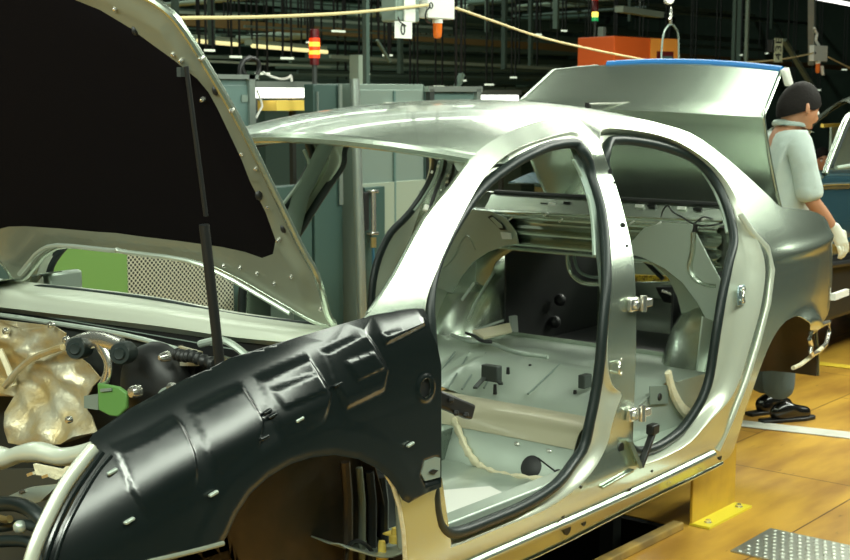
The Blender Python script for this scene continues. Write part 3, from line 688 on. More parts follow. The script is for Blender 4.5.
# ------------------------------------------------------------------ front end of the body
# cowl below the windscreen
cw = [[at(x, y, 'x', X_) for x, y in L] for X_, L in (
    (1.16, [(-60, 272), (0, 279), (42, 284), (100, 290), (160, 298), (235, 312), (300, 321), (352, 327)]),
    (1.13, [(-60, 279), (0, 284), (42, 289), (100, 295), (160, 304), (235, 316), (300, 325), (350, 331)]),
    (1.10, [(-60, 280), (0, 286), (42, 293), (100, 300), (160, 307), (235, 320), (300, 328), (348, 334)]),
    (1.06, [(-60, 285), (0, 291), (42, 298), (100, 305), (160, 312), (235, 324), (300, 332), (346, 338)]),
    (1.05, [(-60, 293), (0, 299), (42, 305), (100, 312), (160, 318), (235, 329), (300, 336), (345, 341)]),
    (1.04, [(-60, 302), (0, 307), (42, 312), (100, 319), (160, 326), (235, 337), (300, 343), (345, 347)]),
    (1.07, [(-60, 306), (0, 311), (42, 316), (100, 323), (160, 331), (235, 341), (300, 347), (345, 350)]))]
MB().grid([smooth(r, 3) for r in cw]).build('cowl_panel', lit_silver, CAR, solid=.003, angle=60)
MB().tube(smooth(traced([(-60, 281), (0, 287), (20, 290), (42, 286), (90, 291), (160, 300), (235, 315), (318, 324)], 'x', 1.145), 3), .0055, 8).build('cowl_seal', rubber, CAR)
MB().grid([[Vector((x, y, z)) for y in [lerp(.74, -.74, k / 8) for k in range(9)]] for x, z in ((1.07, .96), (1.20, .93), (1.22, .70))]).build('plenum', dull, CAR, solid=.003)
MB().prism(traced([(-60, 296), (200, 326), (345, 343), (345, 362), (252, 384), (120, 360), (-60, 330)], 'x', 1.075), (.005, 0, 0)).build('plenum_shade_sheet', black, CAR)  # black sheet added in the gap under the cowl to stand for its shade
MB().tube(smooth(traced([(-40, 311), (0, 315), (60, 324), (125, 335), (180, 350), (228, 366), (252, 372)], 'x', 1.0), 3), .0075, 8).build('plenum_lip', primer, CAR)
MB().prism(traced([(222, 356), (234, 360), (233, 378), (228, 372), (222, 372)], 'x', .98), (.01, 0, 0)).build('lip_clip', silver, CAR)
MB().tube(smooth(traced([(200, 344), (222, 340), (240, 350), (252, 362)], 'x', .98), 3), .010, 8).build('strut_rim', primer, CAR)
tw = [(.10, .82), (.30, .93), (.60, 1.02), (.95, 1.05), (1.30, 1.06)]
m = MB().grid([[Vector((x, y, z - dz)) for x, z in tw] for y, dz in ((.70, 0), (.80, .015), (.86, .06), (.885, .20), (.89, .45))])
m.build('wing', silver, CAR, solid=.003)
# firewall and its heat foil
P = traced([(-60, 312), (0, 318), (130, 338), (252, 372), (240, 440), (-60, 520)], 'x', 1.02)
MB().prism(P, (.006, 0, 0)).build('firewall', mat('black_firewall', (.012, .016, .014), .7), CAR)  # plain black firewall sheet
fo = [(-60, 316), (0, 319), (54, 326), (68, 333), (68, 350), (76, 357), (92, 364), (103, 378), (96, 386), (92, 396), (96, 408), (104, 413), (115, 428), (88, 438), (60, 441), (40, 436), (34, 424), (26, 408), (22, 395), (0, 393), (-60, 388)]
fo3 = [(p.y, p.z) for p in traced(fo, 'x', .95)]
def foil(y, z):
    k = .012 * math.sin(y * 38 + 3 * math.sin(z * 21)) * math.sin(z * 44) + .02 * math.exp(-((z - .80 - .25 * (y - .1)) / .02) ** 2)
    return Vector((.95 - k - .10 * sstep((.80 - z) / .16), y, z))
FO = cdt(fo3, [], .012, foil).build('heat_foil', gold, CAR, solid=.003, angle=70)
MB().tube([Vector((.925 - .02, p.y, p.z)) for p in smooth(traced([(12, 385), (24, 370), (40, 357), (60, 349), (70, 346)], 'x', .93), 3)], .010, 8).build('foil_bead', gold, FO)
MB().tube(smooth(traced([(0, 350), (8, 368), (14, 386)], 'x', .92), 3), .010, 8).build('foil_bead', sealer, FO)
for q in ((68, 420), (5, 331), (65, 340), (50, 325), (78, 348)):
    h = at(*q, 'x', .83 if q[1] > 400 else .925); MB().lathe(h, (-1, 0, 0), [(0, .008), (.008, .006), (.011, 0), (.011, -.01)], 10).build('fixing_screw', steel, FO)
mb_ = MB().tube(smooth(traced([(70, 347), (88, 340), (104, 340), (122, 346)], 'x', .86), 3), .024, 10, flat=.6).build('mount_bracket', steel, CAR)
MB().tube(smooth(traced([(99, 342), (107, 358), (108, 372), (103, 386)], 'x', .86), 3), [.022, .02, .018, .016, .015, .015, .015, .016, .016, .016], 10, flat=.6).build('bracket_stem', steel, mb_)
for q in ((79, 348), (123, 353)):
    h = at(*q, 'x', .845); r = MB().lathe(h, (-.85, -.5, .1), [(0, .03), (.014, .032), (.018, .026), (.027, .026), (.031, .018), (.031, -.03), (0, -.03)], 18).build('rubber_mount', rubber, mb_)
P = traced([(97, 383), (118, 387), (126, 393), (126, 408), (118, 417), (109, 416), (98, 410)], 'x', .84)
grn = mat('green_plate_paint', (.10, .24, .06), .5)
gp = MB().prism(P, (.012, 0, 0)).build('green_plate', grn, CAR, bevel=.004)
MB().prism(traced([(100, 389), (111, 388), (111, 391), (100, 392)], 'x', .835), (.006, 0, 0)).build('plate_slot', dull, gp)
MB().prism(traced([(84, 396), (98, 394), (98, 410), (84, 408)], 'x', .86), (.012, 0, 0)).build('side_tab', dull, gp)
MB().lathe(at(133, 392, 'x', .85), (-1, 0, 0), [(0, .01), (.006, .01), (.014, .008), (.018, 0), (.018, -.02)], 12).build('bush', steel, CAR)
# brake servo, hoses and small fittings in the dark corner
h = at(155, 385, 'x', .96)
MB().lathe(h, (-1, -.1, 0), [(0, .06), (.05, .06), (.09, .045), (.115, .02), (.12, -.02), (.10, -.05), (0, -.06)], 24).build('brake_servo', black, CAR)
MB().prism(traced([(112, 350), (180, 345), (196, 365), (190, 400), (120, 430), (112, 380)], 'x', 1.0), (.01, 0, 0)).build('sound_panel', black, CAR)
for k in range(9):
    pass
hs = smooth(traced([(176, 354), (184, 356), (192, 356), (202, 360), (216, 364)], 'x', .93), 6)
MB().tube(hs, [.016 + .003 * math.sin(i * 2.1) for i in range(len(hs))], 10).build('corrugated_hose', black, CAR)
MB().prism(traced([(178, 346), (200, 352), (200, 366), (180, 366)], 'x', .97), (.01, 0, 0)).build('foil_patch', gold, CAR)
h = at(200, 392, 'x', .80); MB().lathe(h - Vector((0, 0, .03)), (0, 0, 1), [(.13, -.06), (.125, 0), (.10, .035), (.055, .05), (0, .052)], 24).build('strut_tower', primer, CAR)
MB().lathe(at(172, 388, 'x', .75), (-.4, -.7, .3), [(0, .03), (.008, .03), (.01, .02), (.013, .012), (.015, 0), (0, -.01)], 12).build('bleed_fitting', steel, CAR)
MB().lathe(at(165, 357, 'x', .90), (-1, 0, 0), [(0, .02), (.006, .02), (.012, .012), (.016, -.01)], 12).build('bleed_fitting', steel, CAR)
# front cross bar and what lies below it
fb = smooth(traced([(-60, 452), (-10, 457), (8, 458), (20, 454), (40, 452), (62, 457), (84, 453), (98, 448)], 'x', .36), 4)
MB().tube(fb, [.033, .033, .032, .031, .030, .029, .027, .025, .022, .021, .020, .020, .020, .021, .023, .024, .024, .023, .022, .021, .021, .021, .02, .02, .02, .02, .02, .02, .02], 12).build('front_cross_bar', lit_silver, CAR)
MB().prism(traced([(33, 464), (62, 470), (68, 464), (74, 470), (56, 480), (46, 476), (36, 475)], 'x', .62), (.01, 0, 0)).build('lower_foil', sealer, CAR)
MB().prism(traced([(-60, 470), (100, 468), (40, 580), (-60, 580)], 'x', .78), (.01, 0, 0)).build('radiator_support', darksteel, CAR)
MB().prism(traced([(0, 500), (24, 489), (58, 485), (40, 502), (22, 505), (0, 502)], 'x', .60), (.03, 0, 0)).build('shelf_plate', primer, CAR)
for q in ((28, 475), (43, 477), (20, 492)): MB().bar(at(*q, 'x', .6), at(q[0] + 6, q[1] - 2, 'x', .6), .008, .008).build('slot_tab', steel, CAR)
for L, r in (([(-40, 506), (0, 504), (20, 505), (38, 515), (46, 530), (52, 560)], .020), ([(-40, 530), (0, 527), (22, 524), (40, 528)], .014), ([(-40, 545), (10, 541), (36, 546), (44, 575)], .016)):
    MB().tube(smooth(traced(L, 'x', .52), 3), r, 10).build('hose', rubber, CAR)
MB().tube(traced([(-10, 516), (6, 520), (10, 519)], 'x', .49), .010, 8).build('cable_end', brass, CAR)
MB().ball(at(20, 527, 'x', .5), .018, 10).build('hose_clamp', primer, CAR)
# silver wing: the piece below the black cover and the front lip
wing = [(388, 478), (398, 492), (410, 486), (442, 478), (442, 610), (405, 610), (404, 560), (402, 530), (397, 506)]
wl = [on_side(x, y, -.004) for x, y in wing]
WG = cdt(xz(wl), [], .03, lambda x, z: Vector((x, S(x, z) - .004, z))).build('wing', silver, CAR, solid=.003, off=-1)
MB().tube([on_side(x, y, -.006) for x, y in [(386, 474), (393, 486), (399, 506), (403, 530), (405, 560), (405, 600)]], .006, 8).build('arch_lip', sealer, WG)
# inner wheelhouse and fittings seen through the front arch
wi = smooth([at(x, y, 'y', -.62) for x, y in [(150, 600), (185, 500), (240, 440), (310, 420), (352, 436), (374, 490), (392, 600)]], 4)
MB().grid([[Vector((p.x, y, p.z)) for p in wi] for y in (-.60, -.62, -.65)]).build('wheelhouse_liner', bronze, CAR, solid=.003)
MB().prism([Vector((p.x, -.60, p.z)) for p in wi], (0, .008, 0)).build('wheelhouse_panel', bronze, CAR)
for x, c in ((348, bronze), (362, olive), (372, black), (384, black)):
    MB().tube([at(x - 3, 462 + (x - 348) * .4, 'y', -.64), at(x, 500, 'y', -.64), at(x, 600, 'y', -.64)], .014 if c is not olive else .010, 8).build('loom_tube', c, CAR)
MB().tube(smooth(traced([(346, 575), (348, 548), (356, 541), (366, 545), (374, 556), (378, 575)], 'y', -.68), 3), .006, 8).build('brake_pipe', black, CAR)
MB().prism(traced([(335, 440), (424, 440), (424, 640), (335, 640)], 'y', -.57), (0, .006, 0)).build('arch_shade_sheet', black, CAR)  # added black backing that stands for the shaded depth behind the tubes
yp = mat('yellow_cap', (.85, .62, .12), .4)
for q, h_ in (((382, 552), .05), ((395, 532), .03)):
    p = at(*q, 'y', -.70); MB().lathe(p - Vector((0, 0, .03)), (0, 0, 1), [(0, 0), (.018, 0), (.018, .02), (.012, .025), (.012, h_), (.009, h_ + .012), (0, h_ + .014)], 12).build('protective_cap', yp, CAR)
MB().bbox(at(390, 535, 'y', -.69), at(400, 528, 'y', -.66)).build('connector', yp, CAR, bevel=.003)
p = at(196, 556, 'y', -.55); MB().lathe(p, (-.6, -.7, 0), [(0, .02), (.02, .02), (.026, .01), (.026, -.03)], 14).build('red_cap', mat('red_cap_plastic', (.8, .04, .03), .4), CAR)
MB().prism(traced([(100, 580), (150, 520), (220, 500), (240, 540), (236, 600)], 'y', -.60), (0, .01, 0)).build('inner_wing', bronze, CAR)
# ------------------------------------------------------------------ the black wing cover laid over the front wing
ZT = [(-.3, .70), (.1, .82), (.32, .914), (.44, .962), (.586, 1.002), (.741, 1.032), (.976, 1.052), (1.248, 1.071), (1.52, 1.073)]
YD = [(-.1, -.55), (-.02, -.705), (0, -.742), (.02, -.772), (.10, -.848), (.14, -.874), (.20, -.893), (.6, -.90)]
_YT = [sum(interp(i * .004 - .04 + a * .6, YD) * b for a, b in _W) / _WS for i in range(0, 200)]
def interp_s(d):
    f = max(0, min(198, (d + .04) / .004)); i = int(f); return lerp(_YT[i], _YT[i + 1], f - i)
def YC(x, z):
    d = interp(x, ZT) - z
    y = interp_s(d)
    if x > .62: y = lerp(y, min(y, S(x, z) - .010), sstep((x - .62) / .56))
    if x < .5: y += .22 * ((.5 - x) / .5) ** 1.7
    return y
def on_cover(px, py):
    y = -1.1
    while y < -.3:
        p = at(px, py, 'y', y)
        if p.y >= YC(p.x, p.z): return p
        y += .002
    return at(px, py, 'y', -.7)
cov = [(96, 446), (88, 440), (92, 434), (130, 408), (180, 381), (230, 358), (300, 336), (345, 323), (372, 315), (395, 311), (415, 308), (424, 309), (428, 318), (430, 329), (437, 345), (441, 365), (441, 440), (441, 487), (425, 493), (408, 503), (402, 500), (396, 489), (388, 478), (376, 468), (358, 459), (335, 455), (312, 457), (290, 464), (268, 477), (250, 494), (236, 515), (227, 535), (222, 543), (200, 548), (150, 560), (60, 590), (34, 590), (47, 557), (62, 524), (80, 490), (92, 466)]
cl = [on_cover(*q) for q in cov]
arch_i = [on_cover(*q) for q in cov[19:33]]
ai = [(p.x, p.z) for p in arch_i]
PAN = [[(108, 446), (172, 413), (183, 424), (196, 452), (196, 520), (150, 540), (126, 490)],
       [(184, 407), (240, 381), (250, 396), (264, 420), (256, 470), (215, 490), (202, 450)],
       [(252, 376), (306, 353), (314, 364), (332, 394), (325, 425), (280, 448), (268, 412)],
       [(317, 350), (362, 328), (374, 343), (388, 370), (384, 392), (345, 412), (331, 386)],
       [(379, 332), (422, 315), (426, 326), (383, 347)]]
RCT = [[(264, 388), (313, 370), (326, 391), (281, 410)], [(339, 361), (370, 349), (383, 368), (354, 382)]]
def to_c(L): return [(p.x, p.z) for p in (on_cover(*q) for q in L)]
PAN = [to_c(L) for L in PAN]; RCT = [to_c(L) for L in RCT]
HOLE = on_cover(425, 388); TAB = to_c([(424, 460), (436, 456), (440, 457), (440, 482), (424, 486), (420, 476)])
def emboss(x, z):
    e = 0
    fd = 1 - sstep((interp(x, ZT) - z - .13) / .07)
    for L in PAN:
        if fd > 0 and inside((x, z), L): e = max(e, .011 * fd * sstep(seg_dist((x, z), L) / .015))
    for L in RCT:
        if inside((x, z), L): e += .005 * sstep(seg_dist((x, z), L) / .010)
    d = seg_dist((x, z), ai, False)
    e += .003 * sstep(d / .02) * (1 - sstep((d - .06) / .035))
    if inside((x, z), TAB): e -= .006 * sstep(seg_dist((x, z), TAB) / .006)
    r = math.hypot(x - HOLE.x, z - HOLE.z); e += .006 * math.exp(-((r - .030) / .006) ** 2)
    return e
def dens(L, n=16): return [(lerp(a[0], b[0], k / n), lerp(a[1], b[1], k / n)) for a, b in zip(L, L[1:] + L[:1]) for k in range(n)]
def inset(L, d):
    n = len(L); A = sum(L[i][0] * L[(i + 1) % n][1] - L[(i + 1) % n][0] * L[i][1] for i in range(n)); sg = 1 if A > 0 else -1; out = []
    for i in range(n):
        p0, p1, p2 = Vector(L[i - 1]), Vector(L[i]), Vector(L[(i + 1) % n])
        a = (p1 - p0).normalized(); b = (p2 - p1).normalized(); na = Vector((-a.y, a.x)) * sg; nb = Vector((-b.y, b.x)) * sg
        m_ = (na + nb); k = d / max(.35, 1 + na.dot(nb)); q = p1 + m_ * k; out.append((q.x, q.y))
    return out
LOOPS = [dens(L) for L in PAN] + [dens(inset(L, .015)) for L in PAN] + [dens(L) for L in RCT] + [dens(inset(L, .010)) for L in RCT]
hole = [(HOLE.x + .022 * math.cos(a * PI / 8), HOLE.z + .026 * math.sin(a * PI / 8)) for a in range(16)]
CV = thing('wing_cover', 'black moulded plastic protective cover laid over the front wing of the silver car', 'cover', (.8, -.85, .5))
cdt([(p.x, p.z) for p in cl], [hole], .0062, lambda x, z: Vector((x, YC(x, z) - emboss(x, z), z)), .3, LOOPS).build('shell', plastic, CV, angle=80)
MB().prism([Vector((HOLE.x + .024 * math.cos(a * PI / 8), HOLE.y + .003, HOLE.z + .028 * math.sin(a * PI / 8))) for a in range(16)], (0, .004, 0)).build('grommet', black, CV)
tabm = mat('grey_tab', (.22, .26, .22), .5)
MB().prism([on_cover(*q) + Vector((0, -.001, 0)) for q in [(425, 461), (436, 457), (440, 458), (440, 477), (425, 481), (421, 474)]], (0, .004, 0)).build('tab', tabm, CV)
MB().prism([on_cover(*q) + Vector((0, -.005, 0)) for q in [(428, 472), (432, 469), (437, 470), (433, 474)]], (0, .004, 0)).build('tab_hole', black, CV)
for q in ((110, 471), (127, 520), (211, 493), (297, 419), (262, 437), (265, 411), (335, 384), (408, 444), (270, 395 + 20)):
    p = on_cover(*q); MB().bar(p + Vector((-.012, -.008, -.003)), p + Vector((.012, -.008, .003)), .010, .007).build('clip', primer if q[0] in (110, 127, 211, 297, 408) else plastic, CV, bevel=.002)
bt = [on_cover(x, y) + Vector((0, -.004, 0)) for x, y in [(222, 543), (200, 549), (150, 561), (100, 577)]]
MB().tube(bt, .006, 8).build('bottom_edge', olive, CV)
# front lip of the silver wing, bowed round the headlamp opening, peeping out from under the cover
o1 = smooth([on_cover(x + 5, y) for x, y in [(91, 447), (78, 463), (62, 485), (46, 515), (33, 545), (24, 575)]], 4)
MB().tube([p + Vector((-.006, .0, 0)) for p in o1], .0165, 10, flat=.8).build('front_lip', lit_silver, WG)
o2 = smooth([on_cover(x, y) + Vector((0, -.004, 0)) for x, y in [(101, 452), (88, 470), (71, 495), (56, 525), (46, 552), (40, 580)]], 4)
MB().tube(o2, .007, 8).build('lip_bead', plastic, CV)
o2 = smooth([on_cover(x, y) + Vector((0, -.004, 0)) for x, y in [(110, 455), (96, 472), (79, 500), (64, 530), (54, 560), (48, 590)]], 4)
MB().tube(o2, .005, 8).build('lip_bead', plastic, CV)
# ------------------------------------------------------------------ cabinets and boards on the far side of the line
teal = mat('teal_cabinet_paint', (.11, .185, .17), .45)
dteal = mat('dark_teal_panel', (.035, .075, .065), .5)
lteal = mat('pale_cabinet_paint', (.24, .31, .27), .35, .3)
beige = mat('beige_cabinet_paint', (.27, .32, .25), .5)
alu = mat('aluminium_post', (.40, .46, .42), .3, .7)
gboard = mat('green_board', (.13, .27, .06), .6)
YB = 3.2
def wx(px, py=200, Y=YB): return at(px, py, 'y', Y).x
def wz(px, py, Y=YB): return at(px, py, 'y', Y).z
def cabinet(nm, label, px0, px1, pytop, m, depth=.45, z0=0., cat='cabinet', door=True, Y=YB):
    x0, x1, z1 = wx(px0, pytop, Y), wx(px1, pytop, Y), wz((px0 + px1) / 2, pytop, Y)
    t = thing(nm, label, cat, ((x0 + x1) / 2, Y + depth / 2, z0))
    MB().bbox((x0, Y + .012, z0), (x1, Y + depth, z1)).build('carcass', m, t, sm=False, bevel=.006)
    if door:
        MB().bbox((x0 + .03, Y, z0 + .06), (x1 - .03, Y + .012, z1 - .04)).build('door', m, t, sm=False, bevel=.004)
        MB().bbox((x1 - .08, Y - .03, z0 + .8), (x1 - .06, Y - .001, z0 + .95)).build('handle', darksteel, t, bevel=.004)
    return t, x0, x1, z1
t, x0, x1, z1 = cabinet('control_cabinet', 'teal control cabinet with grey framed edge and a small pale plate', 205, 257, 79, teal, Y=3.8)
YK = 3.8; TEAL = t
MB().bbox((x1 - .09, YK - .02, 0), (x1 - .035, YK + .01, z1 + .03)).build('edge_frame', alu, t, sm=False)
MB().bbox((x0, YK - .02, z1), (x1, YK + .45, z1 + .03)).build('top_frame', alu, t, sm=False)
MB().bbox((wx(241, 98, YK), YK - .01, wz(241, 102, YK)), (wx(247, 98, YK), YK - .002, wz(247, 95, YK))).build('plate', lteal, t, sm=False)
cabinet('machine_guard', 'low dark teal machine guard panel seen through the windscreen opening', 266, 313, 186, dteal, .10, cat='panel', door=False)
t, x0, x1, z1 = cabinet('machine_guard', 'tall dark teal machine panel beside the round grey post', 314.5, 343, 84, dteal, .10, cat='panel', door=False)
MB().bbox((x0 + .02, YB - .008, z1 - .3), (x0 + .03, YB, z1 - .05)).build('seam', alu, t, sm=False)
MB().bbox((wx(339), YB - .012, .9), (wx(342), YB, z1)).build('edge_strip', alu, t, sm=False)
p = thing('round_post', 'round grey steel post standing before the pale cabinets', 'post', (wx(349), YB - .12, 0))
MB().cyl((wx(349), YB - .12, 0), (wx(349), YB - .06, 1.75), .033, 20).build('tube', alu, p)
MB().cyl((wx(349), YB - .12, 0), (wx(349), YB - .06, .02), .09, 20).build('foot_plate', darksteel, p)
t, x0, x1, z1 = cabinet('control_cabinet', 'pale green steel cabinet with beige lower half behind the car roof', 357, 425, 84, lteal, .3)
MB().bbox((x0 + .01, YB - .014, .05), (x1 - .01, YB - .001, wz(400, 181))).build('lower_door', beige, t, sm=False, bevel=.004)
MB().bbox((wx(393), YB - .016, .05), (wx(394.5), YB - .002, z1 - .05)).build('seam', teal, t, sm=False)
MB().bbox((wx(384), YB - .02, wz(384, 108)), (wx(424), YB - .002, wz(424, 102))).build('label_strip', white, t, sm=False)
t, x0, x1, z1 = cabinet('control_cabinet', 'steel cabinet with an aluminium frame and rail along its top', 427, 478, 89, teal, .5)
MB().bbox((x0 - .02, YB - .03, z1 - .02), (x1 + .02, YB + .02, z1 + .02)).build('top_frame', alu, t, sm=False)
MB().bbox((x1 - .05, YB - .03, .0), (x1, YB + .01, z1)).build('edge_frame', alu, t, sm=False)
MB().bbox((x0, YB - .03, .0), (x0 + .05, YB + .01, z1)).build('edge_frame', darksteel, t, sm=False)
# air unit before the pale cabinet
Ya = YB - .07
t = thing('air_regulator', 'slim dark pneumatic unit with a chrome cylinder and blue hose', 'regulator', (wx(374, 250, Ya), Ya, 0))
MB().bbox((wx(365, 200, Ya), Ya, .06), (wx(385, 200, Ya), Ya + .04, wz(375, 187, Ya))).build('back_plate', dteal, t, sm=False, bevel=.004)
MB().bbox((wx(361, 200, Ya), Ya - .03, wz(364, 230, Ya)), (wx(366, 200, Ya), Ya + .03, wz(364, 192, Ya))).build('side_box', black, t, sm=False, bevel=.006)
MB().cyl((wx(369, 200, Ya), Ya - .04, wz(369, 233, Ya)), (wx(369, 200, Ya), Ya - .04, wz(369, 190, Ya)), .018).build('cylinder', steel, t)
for y_ in (191, 233): MB().box((wx(369, y_, Ya), Ya - .035, wz(369, y_, Ya)), (.07, .05, .018)).build('end_block', steel, t, bevel=.003)
MB().cyl((wx(369, 237, Ya), Ya - .04, wz(369, 247, Ya)), (wx(369, 200, Ya), Ya - .04, wz(369, 237, Ya)), .02, 8).build('valve', brass, t)
MB().tube([(wx(369, 247, Ya), Ya - .04, wz(369, 247, Ya)), (wx(368.5, 280, Ya), Ya - .045, wz(369, 280, Ya)), (wx(369, 310, Ya), Ya - .04, .12)], .010, 8).build('air_hose', mat('blue_hose', (.02, .10, .16), .4), t)
# green board and perforated sheet standing low beyond the car
def board(nm, label, px0, px1, ytop, m, z0, cat):
    x0, x1, z1 = wx(px0, ytop), wx(px1, ytop), .98
    t = thing(nm, label, cat, ((x0 + x1) / 2, YB, 0))
    MB().bbox((x0, YB - .02, z0), (x1, YB, z1)).build('sheet', m, t, sm=False)
    for x in (x0 + .03, x1 - .03): MB().bbox((x - .02, YB, 0), (x + .02, YB + .04, z1)).build('leg', darksteel, t, sm=False)
board('green_board', 'plain green board seen under the raised bonnet', 44, 125, 262, gboard, .10, 'board')
perf = mat('perforated_metal', (.62, .64, .52), .4, .4); nt = perf.node_tree; b_ = nt.nodes['Principled BSDF']
tc = nt.nodes.new('ShaderNodeTexCoord'); mp = nt.nodes.new('ShaderNodeMapping'); mp.inputs['Rotation'].default_value = (0, math.radians(45), 0); mp.inputs['Scale'].default_value = (1, .02, 1)
vo = nt.nodes.new('ShaderNodeTexVoronoi'); vo.inputs['Scale'].default_value = 46; vo.inputs['Randomness'].default_value = 0
rp = nt.nodes.new('ShaderNodeValToRGB'); rp.color_ramp.elements[0].position = .36; rp.color_ramp.elements[1].position = .42; rp.color_ramp.elements[0].color = (.02, .03, .025, 1); rp.color_ramp.elements[1].color = (.62, .64, .52, 1)
nt.links.new(tc.outputs['Object'], mp.inputs[0]); nt.links.new(mp.outputs[0], vo.inputs['Vector']); nt.links.new(vo.outputs['Distance'], rp.inputs['Fac']); nt.links.new(rp.outputs['Color'], b_.inputs['Base Color'])
board('perforated_screen', 'perforated pale metal screen seen between bonnet and cowl', 125.5, 231, 275, perf, .05, 'screen')
cabinet('machine_guard', 'dark machine housing at the far left under the bonnet', -60, 36, 250, dteal, .4, cat='machine', door=False)
cabinet('machine_guard', 'dark machine housing right of the perforated screen', 233, 263, 262, dteal, .4, cat='machine', door=False)
t = thing('folder_box', 'pale box standing on the floor behind the bonnet corner', 'box', (wx(275, 300, 2.9), 2.9, 0))
MB().bbox((wx(266, 300, 2.9), 2.9, 0), (wx(284, 300, 2.9), 3.1, .46)).build('carton', lteal, t, sm=False, bevel=.004)
MB().bbox((wx(280, 300, 2.9), 2.892, .3), (wx(283, 300, 2.9), 2.899, .45)).build('strip', white, t, sm=False)
# bright bench lights and what is under them
tubem = mat('lit_bench_lamp', (.9, .9, .85), .4, emit=((1, 1, .93), 2.2))
dimtube = mat('lit_yellow_tube', (.8, .75, .4), .4, emit=((.95, .85, .38), .9))
ledm = mat('lit_far_tube', (.8, .85, .7), .4, emit=((.80, .95, .72), .75))
def lamp_box(label, px0, px1, y0, y1, Y):
    a, b = at(px0, y1, 'y', Y), at(px1, y0, 'y', Y)
    t = thing('bench_light', label, 'light', ((a.x + b.x) / 2, Y, a.z))
    MB().bbox((a.x, Y, a.z), (b.x, Y + .12, b.z)).build('diffuser', tubem, t, sm=False, bevel=.01)
    MB().bbox((a.x - .03, Y - .01, b.z), (b.x + .03, Y + .16, b.z + .05)).build('housing', alu, t, sm=False)
    for x in (a.x + .1, b.x - .1): MB().bbox((x - .02, Y + .13, 0), (x + .02, Y + .17, b.z)).build('leg', darksteel, t, sm=False)
    MB().bbox((a.x + .2, Y, a.z - .10), (b.x, Y + .3, a.z - .02)).build('shelf_edge', yp, t, sm=False)
    return t
BENCH = lamp_box('long lit white bench light between teal cabinet and dark panel', 258, 314, 88, 98, 4.6)
lamp_box('short lit white bench light just left of the boot lid', 480, 519, 95, 103, 5.2)
# ------------------------------------------------------------------ warning lamps, ropes, tags
rope_m = mat('cream_rope', (.72, .58, .30), .6)
def rope(label, L, Y, r=.0075):
    m = MB().tube(smooth(traced(L, 'y', Y) if not callable(Y) else [at(x, y, 'y', Y(x)) for x, y in L], 5), r, 8)
    tag(m.build('pull_cord', rope_m), label, 'cord')
rope('cream safety pull cord running left from the twin white boxes', [(120, 21), (180, 18), (235, 17.5), (300, 15.5), (360, 12), (428, 5)], 1.0)
rope('cream safety pull cord sagging from the white box to the orange machine', [(456, 8), (490, 20), (540, 37), (590, 49), (640, 59), (668, 63), (676, 64)], lambda x: 1.0 + (x - 456) * .006)
rope('cream safety pull cord stretched left of the right-hand white box', [(690, 66), (740, 63), (775, 60), (800, 56), (813, 53)], 2.6)
rope('cream safety pull cord running right off the small white box', [(828, 57), (840, 63), (852, 69), (880, 82)], 2.6)
def pbox(x0, y1, x1, y0, Y, d):
    a, b = at(x0, y1, 'y', Y), at(x1, y0, 'y', Y); return MB().bbox((a.x, Y, a.z), (b.x, Y + d, b.z))
def amber_lamp(t, px, y0, y1, Y, r):
    a, b = at(px, y0, 'y', Y), at(px, y1, 'y', Y); L = a.z - b.z
    MB().cyl(a + Vector((0, 0, .02)), a - Vector((0, 0, L * .22)), r * 1.05, 16).build('lamp_base', white, t)
    MB().lathe(a - Vector((0, 0, L * .22)), (0, 0, -1), [(r * .95, 0), (r * .92, L * .5), (r * .8, L * .7), (r * .5, L * .78), (0, L * .8)], 18).build('lens', amber, t)
Y1 = 1.0
t = thing('signal_box', 'white signal box with amber lamp under it and the cord eye', 'signal box', at(438, 12, 'y', Y1))
pbox(428, 18, 455, -14, Y1, .06).build('housing', white, t, sm=False, bevel=.006)
amber_lamp(t, 437.5, 19, 38.5, Y1 + .03, .024)
MB().lathe(at(430.5, 5.5, 'y', Y1 - .004), (0, -1, 0), [(.012, 0), (.016, .004), (.012, .008)], 12).build('cord_eye', black, t)
MB().tube(smooth([at(430, 7, 'y', Y1 - .01), at(426, 12, 'y', Y1 - .012), at(426, 20, 'y', Y1), at(430, 23, 'y', Y1 + .04)], 3), .004, 6).build('cable', black, t)
hang = at(440, -10, 'y', Y1 + .03); MB().cyl(hang, (hang.x, hang.y, 7.19), .012).build('hanger', darksteel, t)
t = thing('switch_box', 'pale green switch box hanging left of the white signal box', 'switch box', at(408, 10, 'y', Y1))
pbox(397, 21.5, 420, -14, Y1 + .02, .10).build('housing', lteal, t, sm=False, bevel=.01)
pbox(405, 22, 416, -14, Y1 + .008, .012).build('cover', white, t, sm=False, bevel=.006)
hang = at(410, -10, 'y', Y1 + .09); MB().cyl(hang, (hang.x, hang.y, 7.19), .012).build('hanger', darksteel, t)
def text_obj(s_, loc, rot, size, m, parent, nm='lettering', sx=1.):
    cu = bpy.data.curves.new(nm, 'FONT'); cu.body = s_; cu.size = size; cu.extrude = .0006; cu.align_x = 'CENTER'; cu.align_y = 'CENTER'
    o = bpy.data.objects.new(nm, cu)
    dg = None
    COL.objects.link(o); bpy.context.view_layer.update()
    me = bpy.data.meshes.new_from_object(o.evaluated_get(bpy.context.evaluated_depsgraph_get()))
    bpy.data.objects.remove(o)
    R_ = Euler(rot).to_matrix().to_4x4(); me.transform(Matrix.Diagonal((sx, 1, 1, 1))); me.transform(Matrix.Translation(loc) @ R_)
    if parent is not None:
        bpy.context.view_layer.update(); me.transform(parent.matrix_world.inverted())
    me.materials.clear(); me.materials.append(m); o = bpy.data.objects.new(nm, me); link(o, parent); return o
a, b = at(395, 38, 'y', Y1 - .01), at(412, 22, 'y', Y1 - .01)
tg = thing('tag_card', 'small white card with a large black 0 hanging under the switch box', 'tag', ((a.x + b.x) / 2, a.y, b.z))
